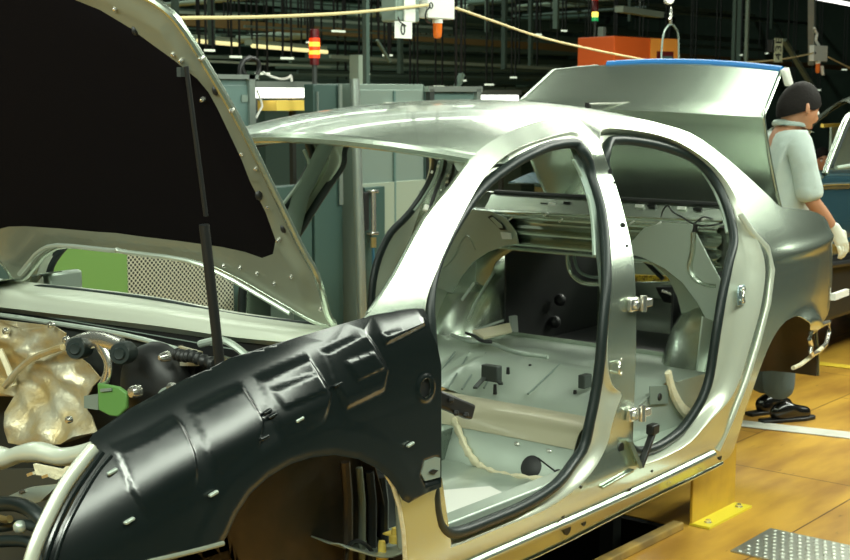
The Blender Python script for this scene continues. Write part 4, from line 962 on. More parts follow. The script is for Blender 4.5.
MB().bbox(a, b + Vector((0, .003, 0))).build('card', white, tg, sm=False)
text_obj('0', ((a.x * .55 + b.x * .45), a.y - .002, (a.z + b.z) / 2), (PI / 2, 0, 0), (b.z - a.z) * .95, black, tg)
MB().tube([at(398, 17, 'y', Y1 - .02), at(400, 22, 'y', Y1 - .02), at(406, 26, 'y', Y1 - .02)], .003, 6).build('cable_tie', black, tg)
Y2 = 2.6
t = thing('signal_box', 'small white signal box with red-amber lamp before the pale bracket post', 'signal box', at(820, 53, 'y', Y2))
pbox(813.5, 61, 828, 46, Y2, .05).build('housing', white, t, sm=False, bevel=.005)
amber_lamp(t, 818, 61, 73, Y2 + .025, .024)
MB().bar(at(822, 66, 'y', Y2 - .01), at(823, 75, 'y', Y2 - .01), .03, .01).build('flap', white, t)
MB().lathe(at(815, 53, 'y', Y2 - .004), (0, -1, 0), [(.010, 0), (.014, .004), (.010, .008)], 12).build('cord_eye', black, t)
MB().tube(smooth(traced([(819, 46), (816, 40), (817, 34), (814, 28)], 'y', Y2 + .03), 3), .014, 8).build('cable_gland', white, t)
t = thing('bracket_post', 'pale steel bracket post hanging above the small white signal box', 'post', at(812, 0, 'y', Y2 + .16))
MB().bar(at(812, 65, 'y', Y2 + .16), at(812, -150, 'y', Y2 + .16), .065, .05).build('post', alu, t)
a = at(812, -150, 'y', Y2 + .16); MB().bar(a, Vector((a.x, a.y, 7.19)), .065, .05).build('upper_post', alu, t)
a, b = at(774, 62, 'y', Y2 - .02), at(783, 38.5, 'y', Y2 - .02)
tg = thing('tag_card', 'narrow cream tag with black upright lettering hung on the cord', 'tag', ((a.x + b.x) / 2, a.y, a.z))
MB().bbox(a, b + Vector((0, .004, 0))).build('card', mat('cream_card', (.66, .66, .44), .6), tg, sm=False)
text_obj('1.43E5', ((a.x + b.x) / 2, a.y - .002, (a.z + b.z) / 2), (PI / 2, -PI / 2, 0), (b.x - a.x) * 1.05, black, tg, sx=.8)
MB().box(at(771, 46, 'y', Y2), (.05, .05, .12)).build('clamp', black, tg, bevel=.005)
# stack lights
redl = mat('lit_red_lens', (.8, .05, .01), .3, emit=((1, .06, .01), 1.0)); orl = mat('lit_orange_lens', (1, .3, .03), .3, emit=((1, .33, .03), 2.6))
dred = mat('unlit_red_lens', (.13, .01, .012), .3); yll = mat('lit_yellow_lens', (1, .8, .1), .3, emit=((1, .8, .12), 1.6)); grl = mat('lit_green_lens', (.02, .4, .1), .3, emit=((.02, .35, .10), .8))
def stack(label, px, segs, Y, r, ybot, postm, pr):
    c = lambda y: at(px, y, 'y', Y)
    t = thing('stack_light', label, 'signal light', c(ybot))
    for y0, y1, mm, nm in segs:
        a, b = c(y0), c(y1); k = r * (1 if nm != 'cap' else .85)
        MB().lathe(b, (0, 0, 1), [(0, 0), (k, 0), (k, (a - b).length * .96), (k * .9, (a - b).length), (0, (a - b).length)], 16).build(nm, mm, t)
    a = c(segs[-1][1]); MB().cyl((a.x, a.y, 0), (a.x, a.y, a.z), pr).build('post', postm, t)
stack('stack light glowing red and orange above the dark panel', 314.5, [(29, 38, dred, 'cap'), (38, 42, redl, 'lens'), (42, 46.5, orl, 'lens'), (46.5, 50.5, redl, 'lens'), (50.5, 54.5, orl, 'lens'), (54.5, 58, redl, 'lens'), (58, 65, dred, 'cap')], 4.4, .042, 80, darksteel, .02)
stack('stack light lit yellow and green on a pale post', 595, [(-12, 0, redl, 'lens'), (0, 12, dred, 'lens'), (12, 17, yll, 'lens'), (17, 21, grl, 'lens'), (21, 25, black, 'cap')], 4.6, .034, 60, darksteel, .015)
t = thing('square_post', 'pale square post beside the orange machine head', 'post', (at(602, 40, 'y', 4.1).x, 4.1, 0))
a = at(602, 27, 'y', 4.1); MB().bbox((a.x - .03, 4.07, 0), (a.x + .03, 4.13, a.z)).build('post', lteal, t, sm=False, bevel=.004)
for y_ in (38, 41): MB().bar(at(604, y_, 'y', 4.1), at(614, y_ + .4, 'y', 4.1), .014, .014).build('arm', lteal, t)
# orange machine head and the hoist before it
orange = mat('orange_machine_paint', (.80, .13, .02), .45); orange2 = mat('light_orange_machine_paint', (.90, .33, .05), .45)
Yo = 3.6
a, b, c, d = at(614, 66, 'y', Yo), at(650, 38, 'y', Yo), at(677, 66, 'x', at(650, 40, 'y', Yo).x + .12), None
t = thing('orange_machine', 'bright orange box-shaped machine head behind the raised boot lid', 'machine', (b.x, Yo + .3, 0))
zt, zb = b.z, at(630, 72, 'y', Yo).z
P0 = Vector((a.x, Yo, zb)); P1 = Vector((b.x, Yo, zb)); cc = at(677, 60, 'y', Yo - .10); P2 = Vector((cc.x, cc.y, zb))
back = Vector((.15, .5, 0))
poly = [P0, P1, P2, P2 + back, P0 + back]
MB().prism(poly, (0, 0, zt - zb)).build('housing', orange, t, sm=False, bevel=.008)
n_ = (P2 - P1).normalized(); o_ = Vector((n_.y, -n_.x, 0)) * .004
MB().prism([P1 + o_, P2 + o_, P2 + o_ + Vector((0, 0, zt - zb - .004)), P1 + o_ + Vector((0, 0, zt - zb - .004))], o_ * 2).build('front_plate', orange2, t, sm=False)
q0, q1 = lerp(P1, P2, .22), lerp(P1, P2, .82); h_ = zt - zb
MB().prism([q0 + o_ * 3 + Vector((0, 0, h_ * .12)), q1 + o_ * 3 + Vector((0, 0, h_ * .12)), q1 + o_ * 3 + Vector((0, 0, h_ * .62)), q0 + o_ * 3 + Vector((0, 0, h_ * .62))], o_).build('window', dred, t, sm=False)
q0, q1 = lerp(P1, P2, .40), lerp(P1, P2, .78)
MB().prism([q0 + o_ * 4 + Vector((0, 0, h_ * .16)), q1 + o_ * 4 + Vector((0, 0, h_ * .16)), q1 + o_ * 4 + Vector((0, 0, h_ * .48)), q0 + o_ * 4 + Vector((0, 0, h_ * .48))], o_).build('display', teal, t, sm=False)
MB().bbox((a.x + .1, Yo + .15, 0), (b.x, Yo + .45, zb)).build('column', darksteel, t, sm=False)
Yh = 2.2
t = thing('hoist_hook', 'white hoist pulley with hook and bent steel hanger over the boot lid', 'hoist', at(671, 0, 'y', Yh))
MB().lathe(at(669, 0, 'y', Yh), (-.7, -.7, 0), [(0, .03), (.030, .03), (.036, .02), (.036, -.02), (.03, -.03), (0, -.03)], 18).build('pulley', white, t)
MB().tube(traced([(671, 7), (671, 16), (670, 19), (671, 24)], 'y', Yh), [.008, .012, .016, .010], 8).build('hook', steel, t)
MB().tube(smooth(traced([(661, 66), (662, 45), (664, 33), (668, 26), (672, 24.5), (676, 29), (678.5, 38), (678.5, 66)], 'y', Yh), 4), .0075, 8).build('hanger', lteal, t)
a = at(669, -4, 'y', Yh); MB().cyl(a, (a.x, a.y, 7.19), .012).build('rope', darksteel, t)
# ------------------------------------------------------------------ steelwork, pipes and light rails deep in the hall
cols = {'dark': mat('dark_green_steel', (.05, .085, .068), .6), 'mid': mat('green_grey_steel', (.13, .19, .155), .5, .2), 'light': mat('pale_green_steel', (.34, .42, .34), .4, .3), 'ochre': mat('ochre_beam_paint', (.20, .13, .045), .6), 'tube': dimtube, 'led': ledm}
def hung(o, a, b):
    for k in (.12, .88):
        q = lerp(a, b, k); MB().bar(q, Vector((q.x, q.y, 7.21)), .016, .016).build('hanger', black, o, sm=False)
    return o
def bar_px(nm, label, cat, x0, y0, x1, y1, th, Y, mk, group=None):
    a, b = at(x0, y0, 'y', Y), at(x1, y1, 'y', Y); d = ((a + b) / 2 - CAM).length
    w_ = th * d / FPX
    m = MB().bar(a, b, max(.03, w_ * .8), w_)
    return hung(tag(m.build(nm, cols[mk], sm=False), label, cat, group), a, b)
bar_px('beam', 'long ochre painted beam high across the hall behind the red stack light', 'beam', 100, 15, 900, 72, 5.5, 9.0, 'ochre')
bar_px('beam', 'wide grey-green beam above the ochre beam right of the hanging boxes', 'beam', 430, 18, 900, 52, 4.5, 12, 'mid')
bar_px('cable_rail', 'pale rail crossing behind the hanging boxes towards the boot lid', 'rail', 330, 56.5, 560, 69, 3, 7.5, 'light')
bar_px('cable_rail', 'pale rail low across the hall above the long bench light', 'rail', 180, 80, 330, 85, 2.2, 7.0, 'light')
bar_px('cable_rail', 'thin pale rail just under the yellow tube lights', 'rail', 180, 60, 330, 67, 2.0, 7.6, 'light')
for k, (x0, x1) in enumerate(((196, 237), (252, 281), (284, 308), (312, 327))):
    a, b = at(x0, 41 + (x0 - 196) * .085, 'y', 8.2), at(x1, 41 + (x1 - 196) * .085, 'y', 8.2)
    t = thing('tube_light', 'lit yellow tube light in the row beside the red stack light', 'light', a, 'yellow tube lights in a row')
    MB().cyl(a, b, .022, 10).build('tube', dimtube, t)
    MB().bar(a + Vector((0, .06, .04)), b + Vector((0, .06, .04)), .12, .06).build('housing', cols['light'], t); hung(t, a + Vector((0, .06, .05)), b + Vector((0, .06, .05)))
random.seed(11)
G1 = 'far overhead steel beams'; G2 = 'far overhead pipes'; G3 = 'far hangers'; G4 = 'far small lamps'
for k in range(46):
    Y = random.uniform(7.5, 18); y0 = -18 + k * 2.6 + random.uniform(-1.5, 1.5)
    x0 = random.uniform(60, 420); x1 = x0 + random.uniform(250, 620)
    vy = 93.4
    def yy(x): return y0 + (x - 420) * (vy - y0) / (1530 - 420)
    mk = random.choice(['dark', 'mid', 'mid', 'mid', 'light'])
    bar_px('beam', 'grey-green steel beam running across the depth of the dark hall', 'beam', x0, yy(x0), x1, yy(x1), random.uniform(1.2, 4.2), Y, mk, G1)
for k in range(22):
    Y = random.uniform(8, 17); a = at(random.uniform(150, 830), random.uniform(-5, 95), 'y', Y); L = random.uniform(1.5, 5)
    m = MB().tube([a, a + Vector((L * .2, L, random.uniform(-.02, .02)))], random.uniform(.02, .06), 8)
    o = tag(m.build('pipe', cols[random.choice(['mid', 'light', 'dark'])]), 'round pipe running away from the line in the dark hall', 'pipe', G2); hung(o, a, a + Vector((L * .2, L, 0)))
for k in range(11):
    Y = 7.0 + k * .02; x = random.uniform(150, 850); y = random.uniform(20, 85); a = at(x, y, 'y', Y)
    m = MB().bar(a, Vector((a.x, a.y, 7.19)), random.uniform(.03, .09), .05)
    tag(m.build('hanger_rod', cols[random.choice(['mid', 'dark', 'dark'])], sm=False), 'vertical steel hanger rod in the dark hall', 'rod', G3)
for k in range(26):
    Y = random.uniform(6.6, 6.9); a = at(205 + k * 25.5, random.uniform(30, 92), 'y', Y); L = random.uniform(.04, .2)
    m = MB().bar(a, a + Vector((L, 0, 0)), .03, .02)
    o = tag(m.build('far_lamp', ledm, sm=False), 'small lit lamp far away in the dark hall', 'light', G4); hung(o, a, a + Vector((L, 0, 0)))
# boxes, ducts and machines low in the far hall
random.seed(5)
for k in range(13):
    Y = 7.8 + (k % 6) * .78; a = at(185 + k * 42, 93, 'y', Y); w_ = random.uniform(.4, 1.6); h_ = 1.652 + random.uniform(-.3, .08) * Y / 8
    m = MB().bbox((a.x, Y, 0), (a.x + w_, Y + .6, h_))
    tag(m.build('machine_housing', [dteal, teal, cols['dark'], cols['mid']][k % 4], sm=False, bevel=.02), 'dark teal machine housing standing far back in the hall', 'machine', 'far machine housings')
for (x, y0, y1, Y, w_, mk, lab) in ((365.5, -60, 86, 4.2, .02, 'dark', 'dark square column behind the cabinets near the hanging boxes'), (358, 55, 84, 4.5, .05, 'light', 'short pale post left of the dark column'), (748, 0, 66, 5.0, .02, 'light', 'thin pale cable drop right of the boot lid')):
    a = at(x, y0, 'y', Y); m = MB().bbox((a.x - w_, Y - w_, 0), (a.x + w_, Y + w_, max(a.z, at(x, y1, 'y', Y).z)))
    tag(m.build('column', cols[mk], sm=False), lab, 'column')
a, b = at(784, 40, 'y', 5.5), at(816, 93, 'y', 5.5); hung(tag(MB().bar(a, b, .07, .05).build('brace', cols['light'], sm=False), 'slanting pale brace right of the cream tag', 'brace'), a, b)
a, b = at(377, 40, 'y', 5.5), at(390, 62, 'y', 5.5); hung(tag(MB().bar(a, b, .025, .025).build('brace', cols['mid'], sm=False), 'slanting brace behind the dark column', 'brace'), a, b)
a, b = at(455, 91, 'y', 4.5), at(462, 74, 'y', 4.5); hung(tag(MB().bar(a, b, .05, .04).build('brace', cols['mid'], sm=False), 'slanting brace rising above the framed steel cabinet', 'brace'), a, b)
a, b = at(812, -3, 'y', 3.4), at(900, 14, 'y', 3.4)
t = thing('tube_light', 'bright tube light running off the top right corner', 'light', a); MB().cyl(a, b, .022).build('tube', tubem, t); MB().bar(a + Vector((0, .05, .05)), b + Vector((0, .05, .05)), .10, .05).build('housing', alu, t); hung(t, a + Vector((0, .05, .06)), b + Vector((0, .05, .06)))
a, b = at(619, 9, 'y', 4.2), at(660, 15, 'y', 4.2)
t = thing('lamp_housing', 'unlit grey lamp housing hanging left of the hoist', 'light', a); MB().bar(a, b, .10, .06).build('housing', cols['light'], t); MB().cyl(lerp(a, b, .5), (lerp(a, b, .5).x, 4.2, 7.19), .015).build('hanger', darksteel, t)
# cable loops above the teal cabinet
for lab, L in (('thick black cable loop standing over the teal cabinet', [(255, 79), (259, 70), (258, 62), (252, 58), (245, 60), (242, 67), (246, 77)]), ('thin black cable loop left of the thick one over the teal cabinet', [(240, 77), (240, 68), (244, 60), (250, 57)])):
    MB().tube(smooth(traced(L, 'y', 3.9), 5), .016 if 'thick' in lab else .008, 8).build('cable', black, TEAL)
MB().tube(smooth(traced([(263, 72), (266, 74), (273, 77), (281, 79), (288, 78), (291, 76), (292, 88)], 'y', 4.66), 5), .010, 8).build('cable', white, BENCH)
MB().tube(smooth(traced([(257, 90), (260, 98), (262, 106), (259, 112), (256, 118)], 'y', 3.8), 5), .008, 8).build('cable', white, TEAL)
# ------------------------------------------------------------------ support stand and tread plate by the pit
yst = mat('yellow_stand_paint', (.62, .38, .03), .42, noise=(6, (.50, .30, .03), .4, .6)); yfl = mat('bright_yellow_foot_paint', (.78, .66, .04), .45)
b0, b1 = at(692, 526, 'z', 0), at(736, 503, 'z', 0); b1 = Vector((b1.x, b0.y, 0)); b1.x = on_plane(735, 500, b0, (0, 1, 0)).x
ztop = at(735, 449, 'y', b0.y).z + .02
t = thing('support_stand', 'yellow folded steel stand bolted to the floor under the sill', 'stand', (lerp(b0, b1, .5).x, b0.y, 0))
MB().bbox((b0.x, b0.y, .008), (b1.x, b0.y + .012, ztop)).build('upright_plate', yst, t, sm=False, bevel=.003)
MB().bbox((b1.x - .012, b0.y + .012, .008), (b1.x, b0.y + .12, ztop)).build('side_plate', yst, t, sm=False, bevel=.003)
e = at(745, 507, 'z', 0)
MB().prism([Vector((b0.x, b0.y + .012, .001)), Vector((b1.x + .0, b0.y + .012, .001)), Vector((b1.x, b0.y - .075, .001)), Vector((b0.x, b0.y - .075, .001))], (0, 0, .009)).build('foot_plate', yfl, t, sm=False)
for x in (lerp(b0.x, b1.x, .14), lerp(b0.x, b1.x, .86)):
    o = MB().lathe((x, b0.y - .042, .010), (0, 0, 1), [(.016, 0), (.016, .003), (.010, .003), (.010, .012), (0, .013)], 6).build('bolt', steel, t)
tr = mat('tread_plate_metal', (.50, .52, .46), .35, .85)
p0, p1 = at(735, 553, 'z', 0), at(766, 532, 'z', 0)
X0_, X1_, Yt = p0.x, p1.x + .04, p1.y
m = MB().bbox((X0_, Yt - 1.2, .0005), (X1_, Yt, .006))
t = thing('tread_plate', 'studded metal tread plate set on the wooden floor', 'floor plate', ((X0_ + X1_) / 2, Yt - .6, 0))
m.build('plate', tr, t, sm=False)
m = MB(); n = 0
for i in range(9):
    for j in range(36):
        x = X0_ + .02 + i * (X1_ - X0_ - .04) / 8; y = Yt - .025 - j * .033 - (.016 if i % 2 else 0)
        m.lathe((x, y, .005), (0, 0, 1), [(.011, 0), (.008, .004), (0, .0055)], 8); n += 1
o = m.build('studs', tr, t); o['kind'] = 'stuff'
# dark conveyor carriage in the pit below the sill
t = thing('carriage', 'dark red carriage part under the sill above the pit', 'carriage', (2.75, -.45, -.85))
MB().bbox((2.50, -.50, .10), (2.80, -.38, .17)).build('red_block', mat('dark_red_paint', (.25, .03, .02), .5), t, bevel=.01)
MB().bbox((1.2, -.46, .18), (3.0, -.40, .23)).build('rail', darksteel, t, sm=False)
for x in (1.4, 2.2, 2.95): MB().bbox((x, -.46, -.85), (x + .06, -.40, .18)).build('post', darksteel, t, sm=False)
# ------------------------------------------------------------------ the dark blue car behind the worker
blue = mat('dark_blue_paint', (.035, .085, .11), .25, .4, .8)
Yc = .08
C2 = thing('car_body', 'dark blue car with silver roof pillars standing behind the worker', 'car', (6.6, 1.0, 0))
low = traced([(752, 196), (770, 184), (800, 175), (826, 171.5), (860, 172), (960, 165), (1000, 200), (1000, 268), (752, 268)], 'y', Yc)
m = MB()
def rowsof(px): return [at(x, y, 'y', Yc) for x, y in px]
topl = smooth(rowsof([(752, 196), (775, 183), (800, 175.5), (826, 171.5), (862, 171), (920, 168), (990, 163)]), 3)
prof2 = [(.06, 0), (.015, -.02), (0, -.05), (.0, -.085), (.025, -.105), (.02, -.13), (-.02, -.30), (-.01, -.42), (.02, -.50)]
m.grid([[p + Vector((0, dy, dz)) for p in topl] for dy, dz in prof2]).build('side_panel', blue, C2, solid=.01)
dk = mat('black_underbody', (.008, .009, .009), .5)
a_, b_2 = topl[0], topl[-1]
MB().bbox((a_.x, Yc + .02, .30), (b_2.x, Yc + 1.6, topl[0].z - .42)).build('underbody', dk, C2, sm=False, bevel=.03)
MB().grid([[p + Vector((0, dy, .02 * math.sin(PI * dy / 1.6))) for p in topl[:10]] for dy in (.06, .3, .8, 1.3, 1.58)]).build('hood', blue, C2, solid=.008)
MB().tube([p + Vector((0, -.005, -.42)) for p in topl], .03, 8).build('lower_moulding', blue, C2)
MB().tube([p + Vector((0, -.012, -.55)) for p in topl], .02, 8).build('lower_moulding', dk, C2)
for px in ((740, 330), (960, 330)):
    c = at(px[0], 300, 'y', Yc + .02); c.z = .33
    MB().lathe((c.x, Yc + .02, .32), (0, 1, 0), [(.0, .0), (.20, 0), (.22, .02), (.31, .02), (.32, .05), (.32, .19), (0, .2)], 28).build('wheel', rubber, C2)
pil = smooth(rowsof([(825, 174), (830, 159), (837, 141), (844, 124), (850, 115), (866, 107), (900, 100), (960, 96)]), 3)
MB().tube(pil, .020, 10).build('roof_pillar', silver, C2)
MB().tube([p + Vector((.055, .01, -.01)) for p in pil[2:]], .022, 8).build('window_seal', rubber, C2)
far = smooth([at(x, y, 'y', Yc + 1.35) for x, y in [(796, 142), (806, 130), (818, 119), (836, 106), (852, 99), (900, 88)]], 3)
far = [Vector((p.x, p.y, p.z)) for p in far]
MB().tube(far, .020, 10).build('roof_pillar', silver, C2)
n = min(len(pil[9:]), len(far[8:])); ra = pil[-n:]; rb_ = far[-n:]
MB().grid([[lerp(p, q, t_) + Vector((0, 0, .06 * math.sin(PI * t_))) for p, q in zip(ra, rb_)] for t_ in (0, .2, .4, .6, .8, 1)]).build('roof_panel', silver, C2, solid=.006)
MB().bbox((at(832, 128, 'y', 1.6).x, 1.6, at(832, 172, 'y', 1.6).z - .2), (at(870, 128, 'y', 1.6).x + .5, 1.62, at(832, 127, 'y', 1.6).z)).build('inner_door_trim', cream, C2, sm=False)
MB().bbox((at(824, 128, 'y', 1.55).x, 1.55, at(824, 127.5, 'y', 1.55).z), (at(845, 128, 'y', 1.55).x, 1.58, at(824, 124, 'y', 1.55).z)).build('yellow_strip', yp, C2, sm=False)
MB().tube(rowsof([(836, 168), (848, 166), (868, 167)]), .012, 8).build('window_trim', cream, C2)
MB().tube([p + Vector((0, -.008, -.075)) for p in topl], .008, 8).build('belt_highlight', silver, C2)  # silver bead that paints the highlight along the blue car's belt
# ------------------------------------------------------------------ people
skinm = mat('skin', (.52, .25, .14), .5, noise=(5, (.46, .21, .11), .4, .6)); hairm = mat('black_hair', (.010, .008, .007), .75, bump=(60, .15), spec=.15)
shirt_m = mat('white_work_shirt', (.52, .60, .56), .8, bump=(7, 1.0)); trous_m = mat('grey_blue_trousers', (.085, .12, .13), .8, bump=(10, .4)); shoe_m = mat('black_leather_shoe', (.008, .008, .008), .22, 0, .4); glove_m = mat('white_cotton_glove', (.78, .78, .66), .85, bump=(50, .3))
def skin_mesh(name, V, E, Rr, m, parent, root=0, sub=2):
    me = bpy.data.meshes.new(name); base = Matrix.Identity(4)
    if parent is not None: base = parent.matrix_basis if parent.parent is None else parent.parent.matrix_basis
    ib = base.inverted() if parent is not None else base
    me.from_pydata([tuple(ib @ Vector(v)) for v in V], E, [])
    o = bpy.data.objects.new(name, me); link(o, parent)
    md = o.modifiers.new('skin', 'SKIN'); md.use_smooth_shade = True
    for i, sv in enumerate(me.skin_vertices[0].data):
        r = Rr[i]; sv.radius = r if isinstance(r, tuple) else (r, r); sv.use_root = (i == root)
    sb = o.modifiers.new('sub', 'SUBSURF'); sb.levels = sub; sb.render_levels = sub
    me.materials.append(m); return o
def chain(V, E, R_, pts, rad, start=None):
    prev = start
    for p, r in zip(pts, rad):
        V.append(Vector(p)); R_.append(r); i = len(V) - 1
        if prev is not None: E.append((prev, i))
        prev = i
    return prev
def head(parent, c, fwd, size=1., tilt=0.):
    f = Vector(fwd).normalized(); up = Vector((0, 0, 1)); sd = up.cross(f).normalized()
    f2 = (f * math.cos(tilt) - up * math.sin(tilt)); u2 = sd.cross(f2) * -1; u2 = f2.cross(sd)
    def W(a, b, h): return Vector(c) + (f2 * a + sd * b + u2 * h) * size
    m = MB(); rows = []; NR, NS = 18, 24
    for i in range(NR + 1):
        t = PI * i / NR; r = []
        h = .115 * math.cos(t); k = math.sin(t)
        for j in range(NS):
            a = 2 * PI * j / NS; x = .095 * k * math.cos(a); y = .074 * k * math.sin(a); hh = h
            front = max(0, math.cos(a))
            if hh < -.02: x *= 1 - .25 * max(0, -math.cos(a)) * ((-hh - .02) / .095); y *= 1 - .28 * ((-hh - .02) / .095)
            if hh < -.05: x += .012 * front * k
            x += .026 * math.exp(-((hh + .012) / .018) ** 2) * math.exp(-(math.sin(a) / .16) ** 2) * (front > 0) + .012 * math.exp(-((hh - .012) / .02) ** 2) * math.exp(-(math.sin(a) / .12) ** 2) * (front > 0)
            x -= .008 * math.exp(-((hh - .012) / .012) ** 2) * math.exp(-((abs(math.sin(a)) - .42) / .16) ** 2) * (front > 0)
            x += .006 * math.exp(-((hh + .055) / .010) ** 2) * front ** 6
            r.append(W(x, y, hh))
        rows.append(r + [r[0]])
    m.grid(rows)
    for s_ in (1, -1): m.ball(W(-.008, s_ * .078, -.002), .030 * size, 10, (.6, .35, 1))
    hd = m.build('head', skinm, parent)
    for s_ in (1, -1):
        e = MB().ball(W(.080, s_ * .031, .013), .011 * size, 10).build('eye', white, hd); MB().ball(W(.090, s_ * .032, .013), .005 * size, 8).build('iris', black, hd)
        MB().tube([W(.086, s_ * .016, .032), W(.085, s_ * .032, .036), W(.074, s_ * .05, .032)], .004 * size, 6).build('eyebrow', hairm, hd)
    MB().tube([W(.090, .022, -.058), W(.097, 0, -.056), W(.090, -.022, -.058)], .0035 * size, 6).build('mouth', mat('lips', (.40, .14, .10), .5), hd)
    hr = MB(); rows = []
    for i in range(13):
        t = PI * .50 * i / 12; r = []
        for j in range(NS + 1):
            a = 2 * PI * j / NS; lim = 1.0
            tt = t * (1 - .36 * max(0, math.cos(a)) ** 1.5) * (1 + .42 * max(0, -math.cos(a)) + .02 * abs(math.sin(a)))
            k = math.sin(tt); g_ = 1.04 + .02 * math.sin(a * 9 + i) * .6
            r.append(W(.097 * g_ * k * math.cos(a) - .003, .077 * g_ * k * math.sin(a), .120 * g_ * math.cos(tt)))
        rows.append(r)
    hr.grid(rows).build('hair', hairm, hd, solid=.012, off=0)
    return hd
def hand(parent, wrist, dirn, palm_n, m, size=1., nm='glove', curl=.5):
    d = Vector(dirn).normalized(); n = Vector(palm_n); n = (n - d * n.dot(d)).normalized(); s_ = d.cross(n)
    w_ = Vector(wrist); V = []; E = []; R_ = []
    chain(V, E, R_, [w_ - d * .05, w_, w_ + d * .045 * size, w_ + d * .085 * size], [(.028, .028), (.026, .030), (.020, .040), (.017, .040)])
    o = skin_mesh(nm, V, E, R_, m, parent, 0)
    for k, (off, L) in enumerate(((.030, .072), (.010, .082), (-.011, .076), (-.031, .060))):
        b = w_ + d * .080 * size + s_ * off * size; V = []; E = []; R_ = []
        a1, a2, a3 = curl * .5, curl * 1.1, curl * 1.7
        pts = [b - d * .02, b]; q = b
        for ang, fr in ((a1, .42), (a2, .32), (a3, .26)):
            q = q + (d * math.cos(ang) + n * math.sin(ang)) * L * fr * size; pts.append(q)
        chain(V, E, R_, pts, [.010, .0105, .0095, .009, .0075]); skin_mesh('finger', V, E, R_, m, o)
    b = w_ + d * .02 + s_ * .028; V = []; E = []; R_ = []
    chain(V, E, R_, [b, b + s_ * .03 + d * .02 + n * .012, b + s_ * .040 + d * .052 + n * .028, b + s_ * .040 + d * .080 + n * .040], [.013, .013, .011, .009]); skin_mesh('thumb', V, E, R_, m, o)
    return o
# worker behind the boot: plane through his stance, facing along the line (+x)
FW = Vector((.772, .636, 0)).normalized(); ST = Vector((4.98, -.22, 0))
def wp(px, py, k=0.): return on_plane(px, py, ST + FW * k, FW)
t = thing('person', 'worker in white short-sleeved shirt and gloves walking behind the raised boot', 'person', ST)
hipz = .86
pel = wp(781, 248); pel.z = hipz; hipc = pel
neckb = wp(790, 126, .02); chest = wp(789, 162, .02); belly = wp(784, 210)
shn = wp(799, 141, -.14); shf = wp(781, 132, .20); el = wp(811, 200, -.16); wr = wp(833, 227, -.12)
knn = wp(781, 322, -.06); ann = wp(778, 398, -.05); knf = wp(772, 318, .10); anf = wp(763, 392, .12)
V = []; E = []; R_ = []
chain(V, E, R_, [pel, belly, chest, neckb, wp(795, 118, .02)], [(.13, .10), (.125, .10), (.15, .105), .058, .052])
chain(V, E, R_, [shn, lerp(shn, el, .5), el, lerp(el, wr, .5), wr], [.058, .046, .040, .037, .027], 2)
shf2 = shf; elf = wp(788, 200, .26); wrf = wp(792, 246, .26)
chain(V, E, R_, [shf2, elf, wrf], [.056, .040, .027], 2)
hn = pel + Vector((.0, -.09, -.05)); hf = pel + Vector((0, .09, -.05))
chain(V, E, R_, [hn, knn, ann], [.085, .058, .042], 0); chain(V, E, R_, [hf, knf, anf], [.085, .058, .042], 0)
skin_mesh('body', V, E, R_, skinm, t)
hd = head(t, wp(799, 109, 0.0), (.86, -.50, 0), 1.06, .40)
nb_ = lerp(chest, neckb, .98)
MB().tube([nb_ + Vector((.068 * math.cos(a * PI / 10), .075 * math.sin(a * PI / 10), .012 - .012 * math.cos(a * PI / 10))) for a in range(20)], .016, 8, True, flat=1.0).build('collar', shirt_m, t)
V = []; E = []; R_ = []
chain(V, E, R_, [pel + Vector((0, 0, -.06)), belly, chest, lerp(chest, neckb, .75), lerp(chest, neckb, 1.02)], [(.155, .125), (.15, .125), (.165, .13), (.105, .09), (.066, .062)])
chain(V, E, R_, [shn + Vector((0, 0, -.005)), lerp(shn, el, .5), lerp(shn, el, 1.06)], [.074, .066, .076], 2)
chain(V, E, R_, [shf2, lerp(shf2, elf, .5), lerp(shf2, elf, .95)], [.08, .07, .07], 2)
skin_mesh('shirt', V, E, R_, shirt_m, t)
V = []; E = []; R_ = []
chain(V, E, R_, [pel + Vector((0, 0, .06)), pel + Vector((0, 0, -.02))], [(.14, .11), (.145, .115)])
chain(V, E, R_, [hn, knn, lerp(knn, ann, 1.04)], [.10, .085, .088], 1); chain(V, E, R_, [hf, knf, lerp(knf, anf, 1.04)], [.10, .085, .088], 1)
skin_mesh('trousers', V, E, R_, trous_m, t)
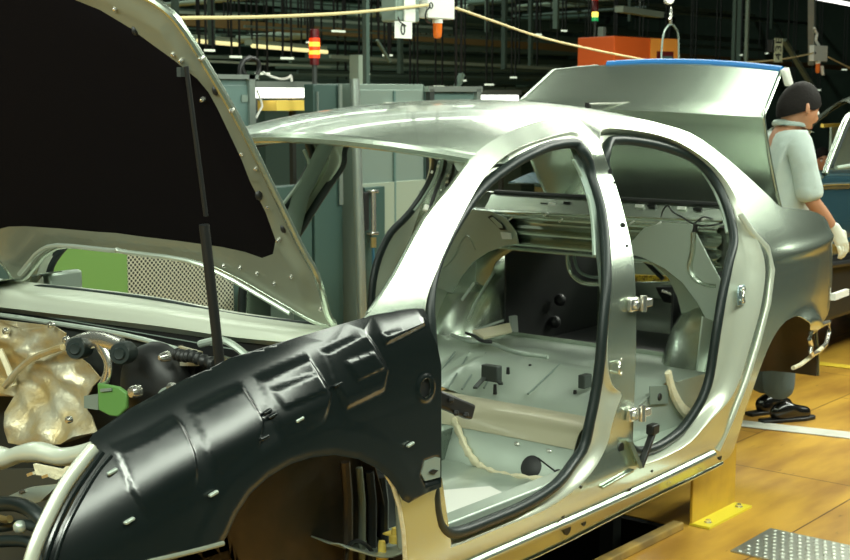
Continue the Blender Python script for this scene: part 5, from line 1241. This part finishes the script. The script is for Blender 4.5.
def shoe(an, d):
    d = Vector(d).normalized(); a = Vector((an.x, an.y, 0)); V = []; E = []; R_ = []
    chain(V, E, R_, [a - d * .05 + Vector((0, 0, .045)), a + d * .02 + Vector((0, 0, .052)), a + d * .09 + Vector((0, 0, .042)), a + d * .16 + Vector((0, 0, .036)), a + d * .195 + Vector((0, 0, .032))], [.042, .048, .044, .038, .028])
    chain(V, E, R_, [a + Vector((0, 0, .10))], [.046], 1)
    o = skin_mesh('shoe', V, E, R_, shoe_m, t)
    s2 = Vector((-d.y, d.x, 0)); MB().prism([a + d * p + s2 * q for p, q in ((-.095, -.03), (-.1, 0), (-.095, .03), (.02, .036), (.14, .045), (.215, .025), (.225, 0), (.215, -.025), (.14, -.045), (.02, -.036))], (0, 0, .018)).build('sole', black, o, bevel=.004)
shoe(ann, (.85, -.5, 0)); shoe(anf, (.9, -.35, 0))
hand(t, wr + (wr - el).normalized() * .03, (wr - el) + Vector((0, 0, -.10)), (.3, .9, -.2), glove_m, 1.05, 'glove', .55)
hand(t, wrf + (wrf - elf).normalized() * .03, wrf - elf, (0, -.9, -.3), glove_m, 1.05, 'glove', .6)
# second worker, only the head showing inside the dark blue car
P2_ = at(822, 160, 'y', 2.25)
t = thing('person', 'dark-haired person seen crouching through the windows of the dark blue car', 'person', (P2_.x, P2_.y, 0))
V = []; E = []; R_ = []
chain(V, E, R_, [P2_ + Vector((.05, 0, -.62)), P2_ + Vector((.03, 0, -.40)), P2_ + Vector((.0, 0, -.22)), P2_ + Vector((0, 0, -.13))], [(.14, .10), (.15, .11), (.12, .09), .05])
for s_ in (1, -1): chain(V, E, R_, [P2_ + Vector((0, s_ * .18, -.26)), P2_ + Vector((.0, s_ * .22, -.5)), P2_ + Vector((-.2, s_ * .2, -.58))], [.055, .042, .032], 2)
for s_ in (1, -1): chain(V, E, R_, [P2_ + Vector((-.30, s_ * .12, -.66)), Vector((P2_.x - .12, P2_.y + s_ * .12, .06)), Vector((P2_.x - .28, P2_.y + s_ * .12, .04))], [.085, .05, .04], 0)
skin_mesh('body', V, E, R_, skinm, t)
V = []; E = []; R_ = []
chain(V, E, R_, [P2_ + Vector((.05, 0, -.64)), P2_ + Vector((.03, 0, -.40)), P2_ + Vector((.0, 0, -.24)), P2_ + Vector((0, 0, -.17))], [(.16, .12), (.17, .125), (.135, .10), .06])
for s_ in (1, -1): chain(V, E, R_, [P2_ + Vector((0, s_ * .18, -.26)), P2_ + Vector((.0, s_ * .22, -.48))], [.075, .065], 2)
skin_mesh('jacket', V, E, R_, trous_m, t)
head(t, P2_, (-.7, -.6, 0), .95, .2)
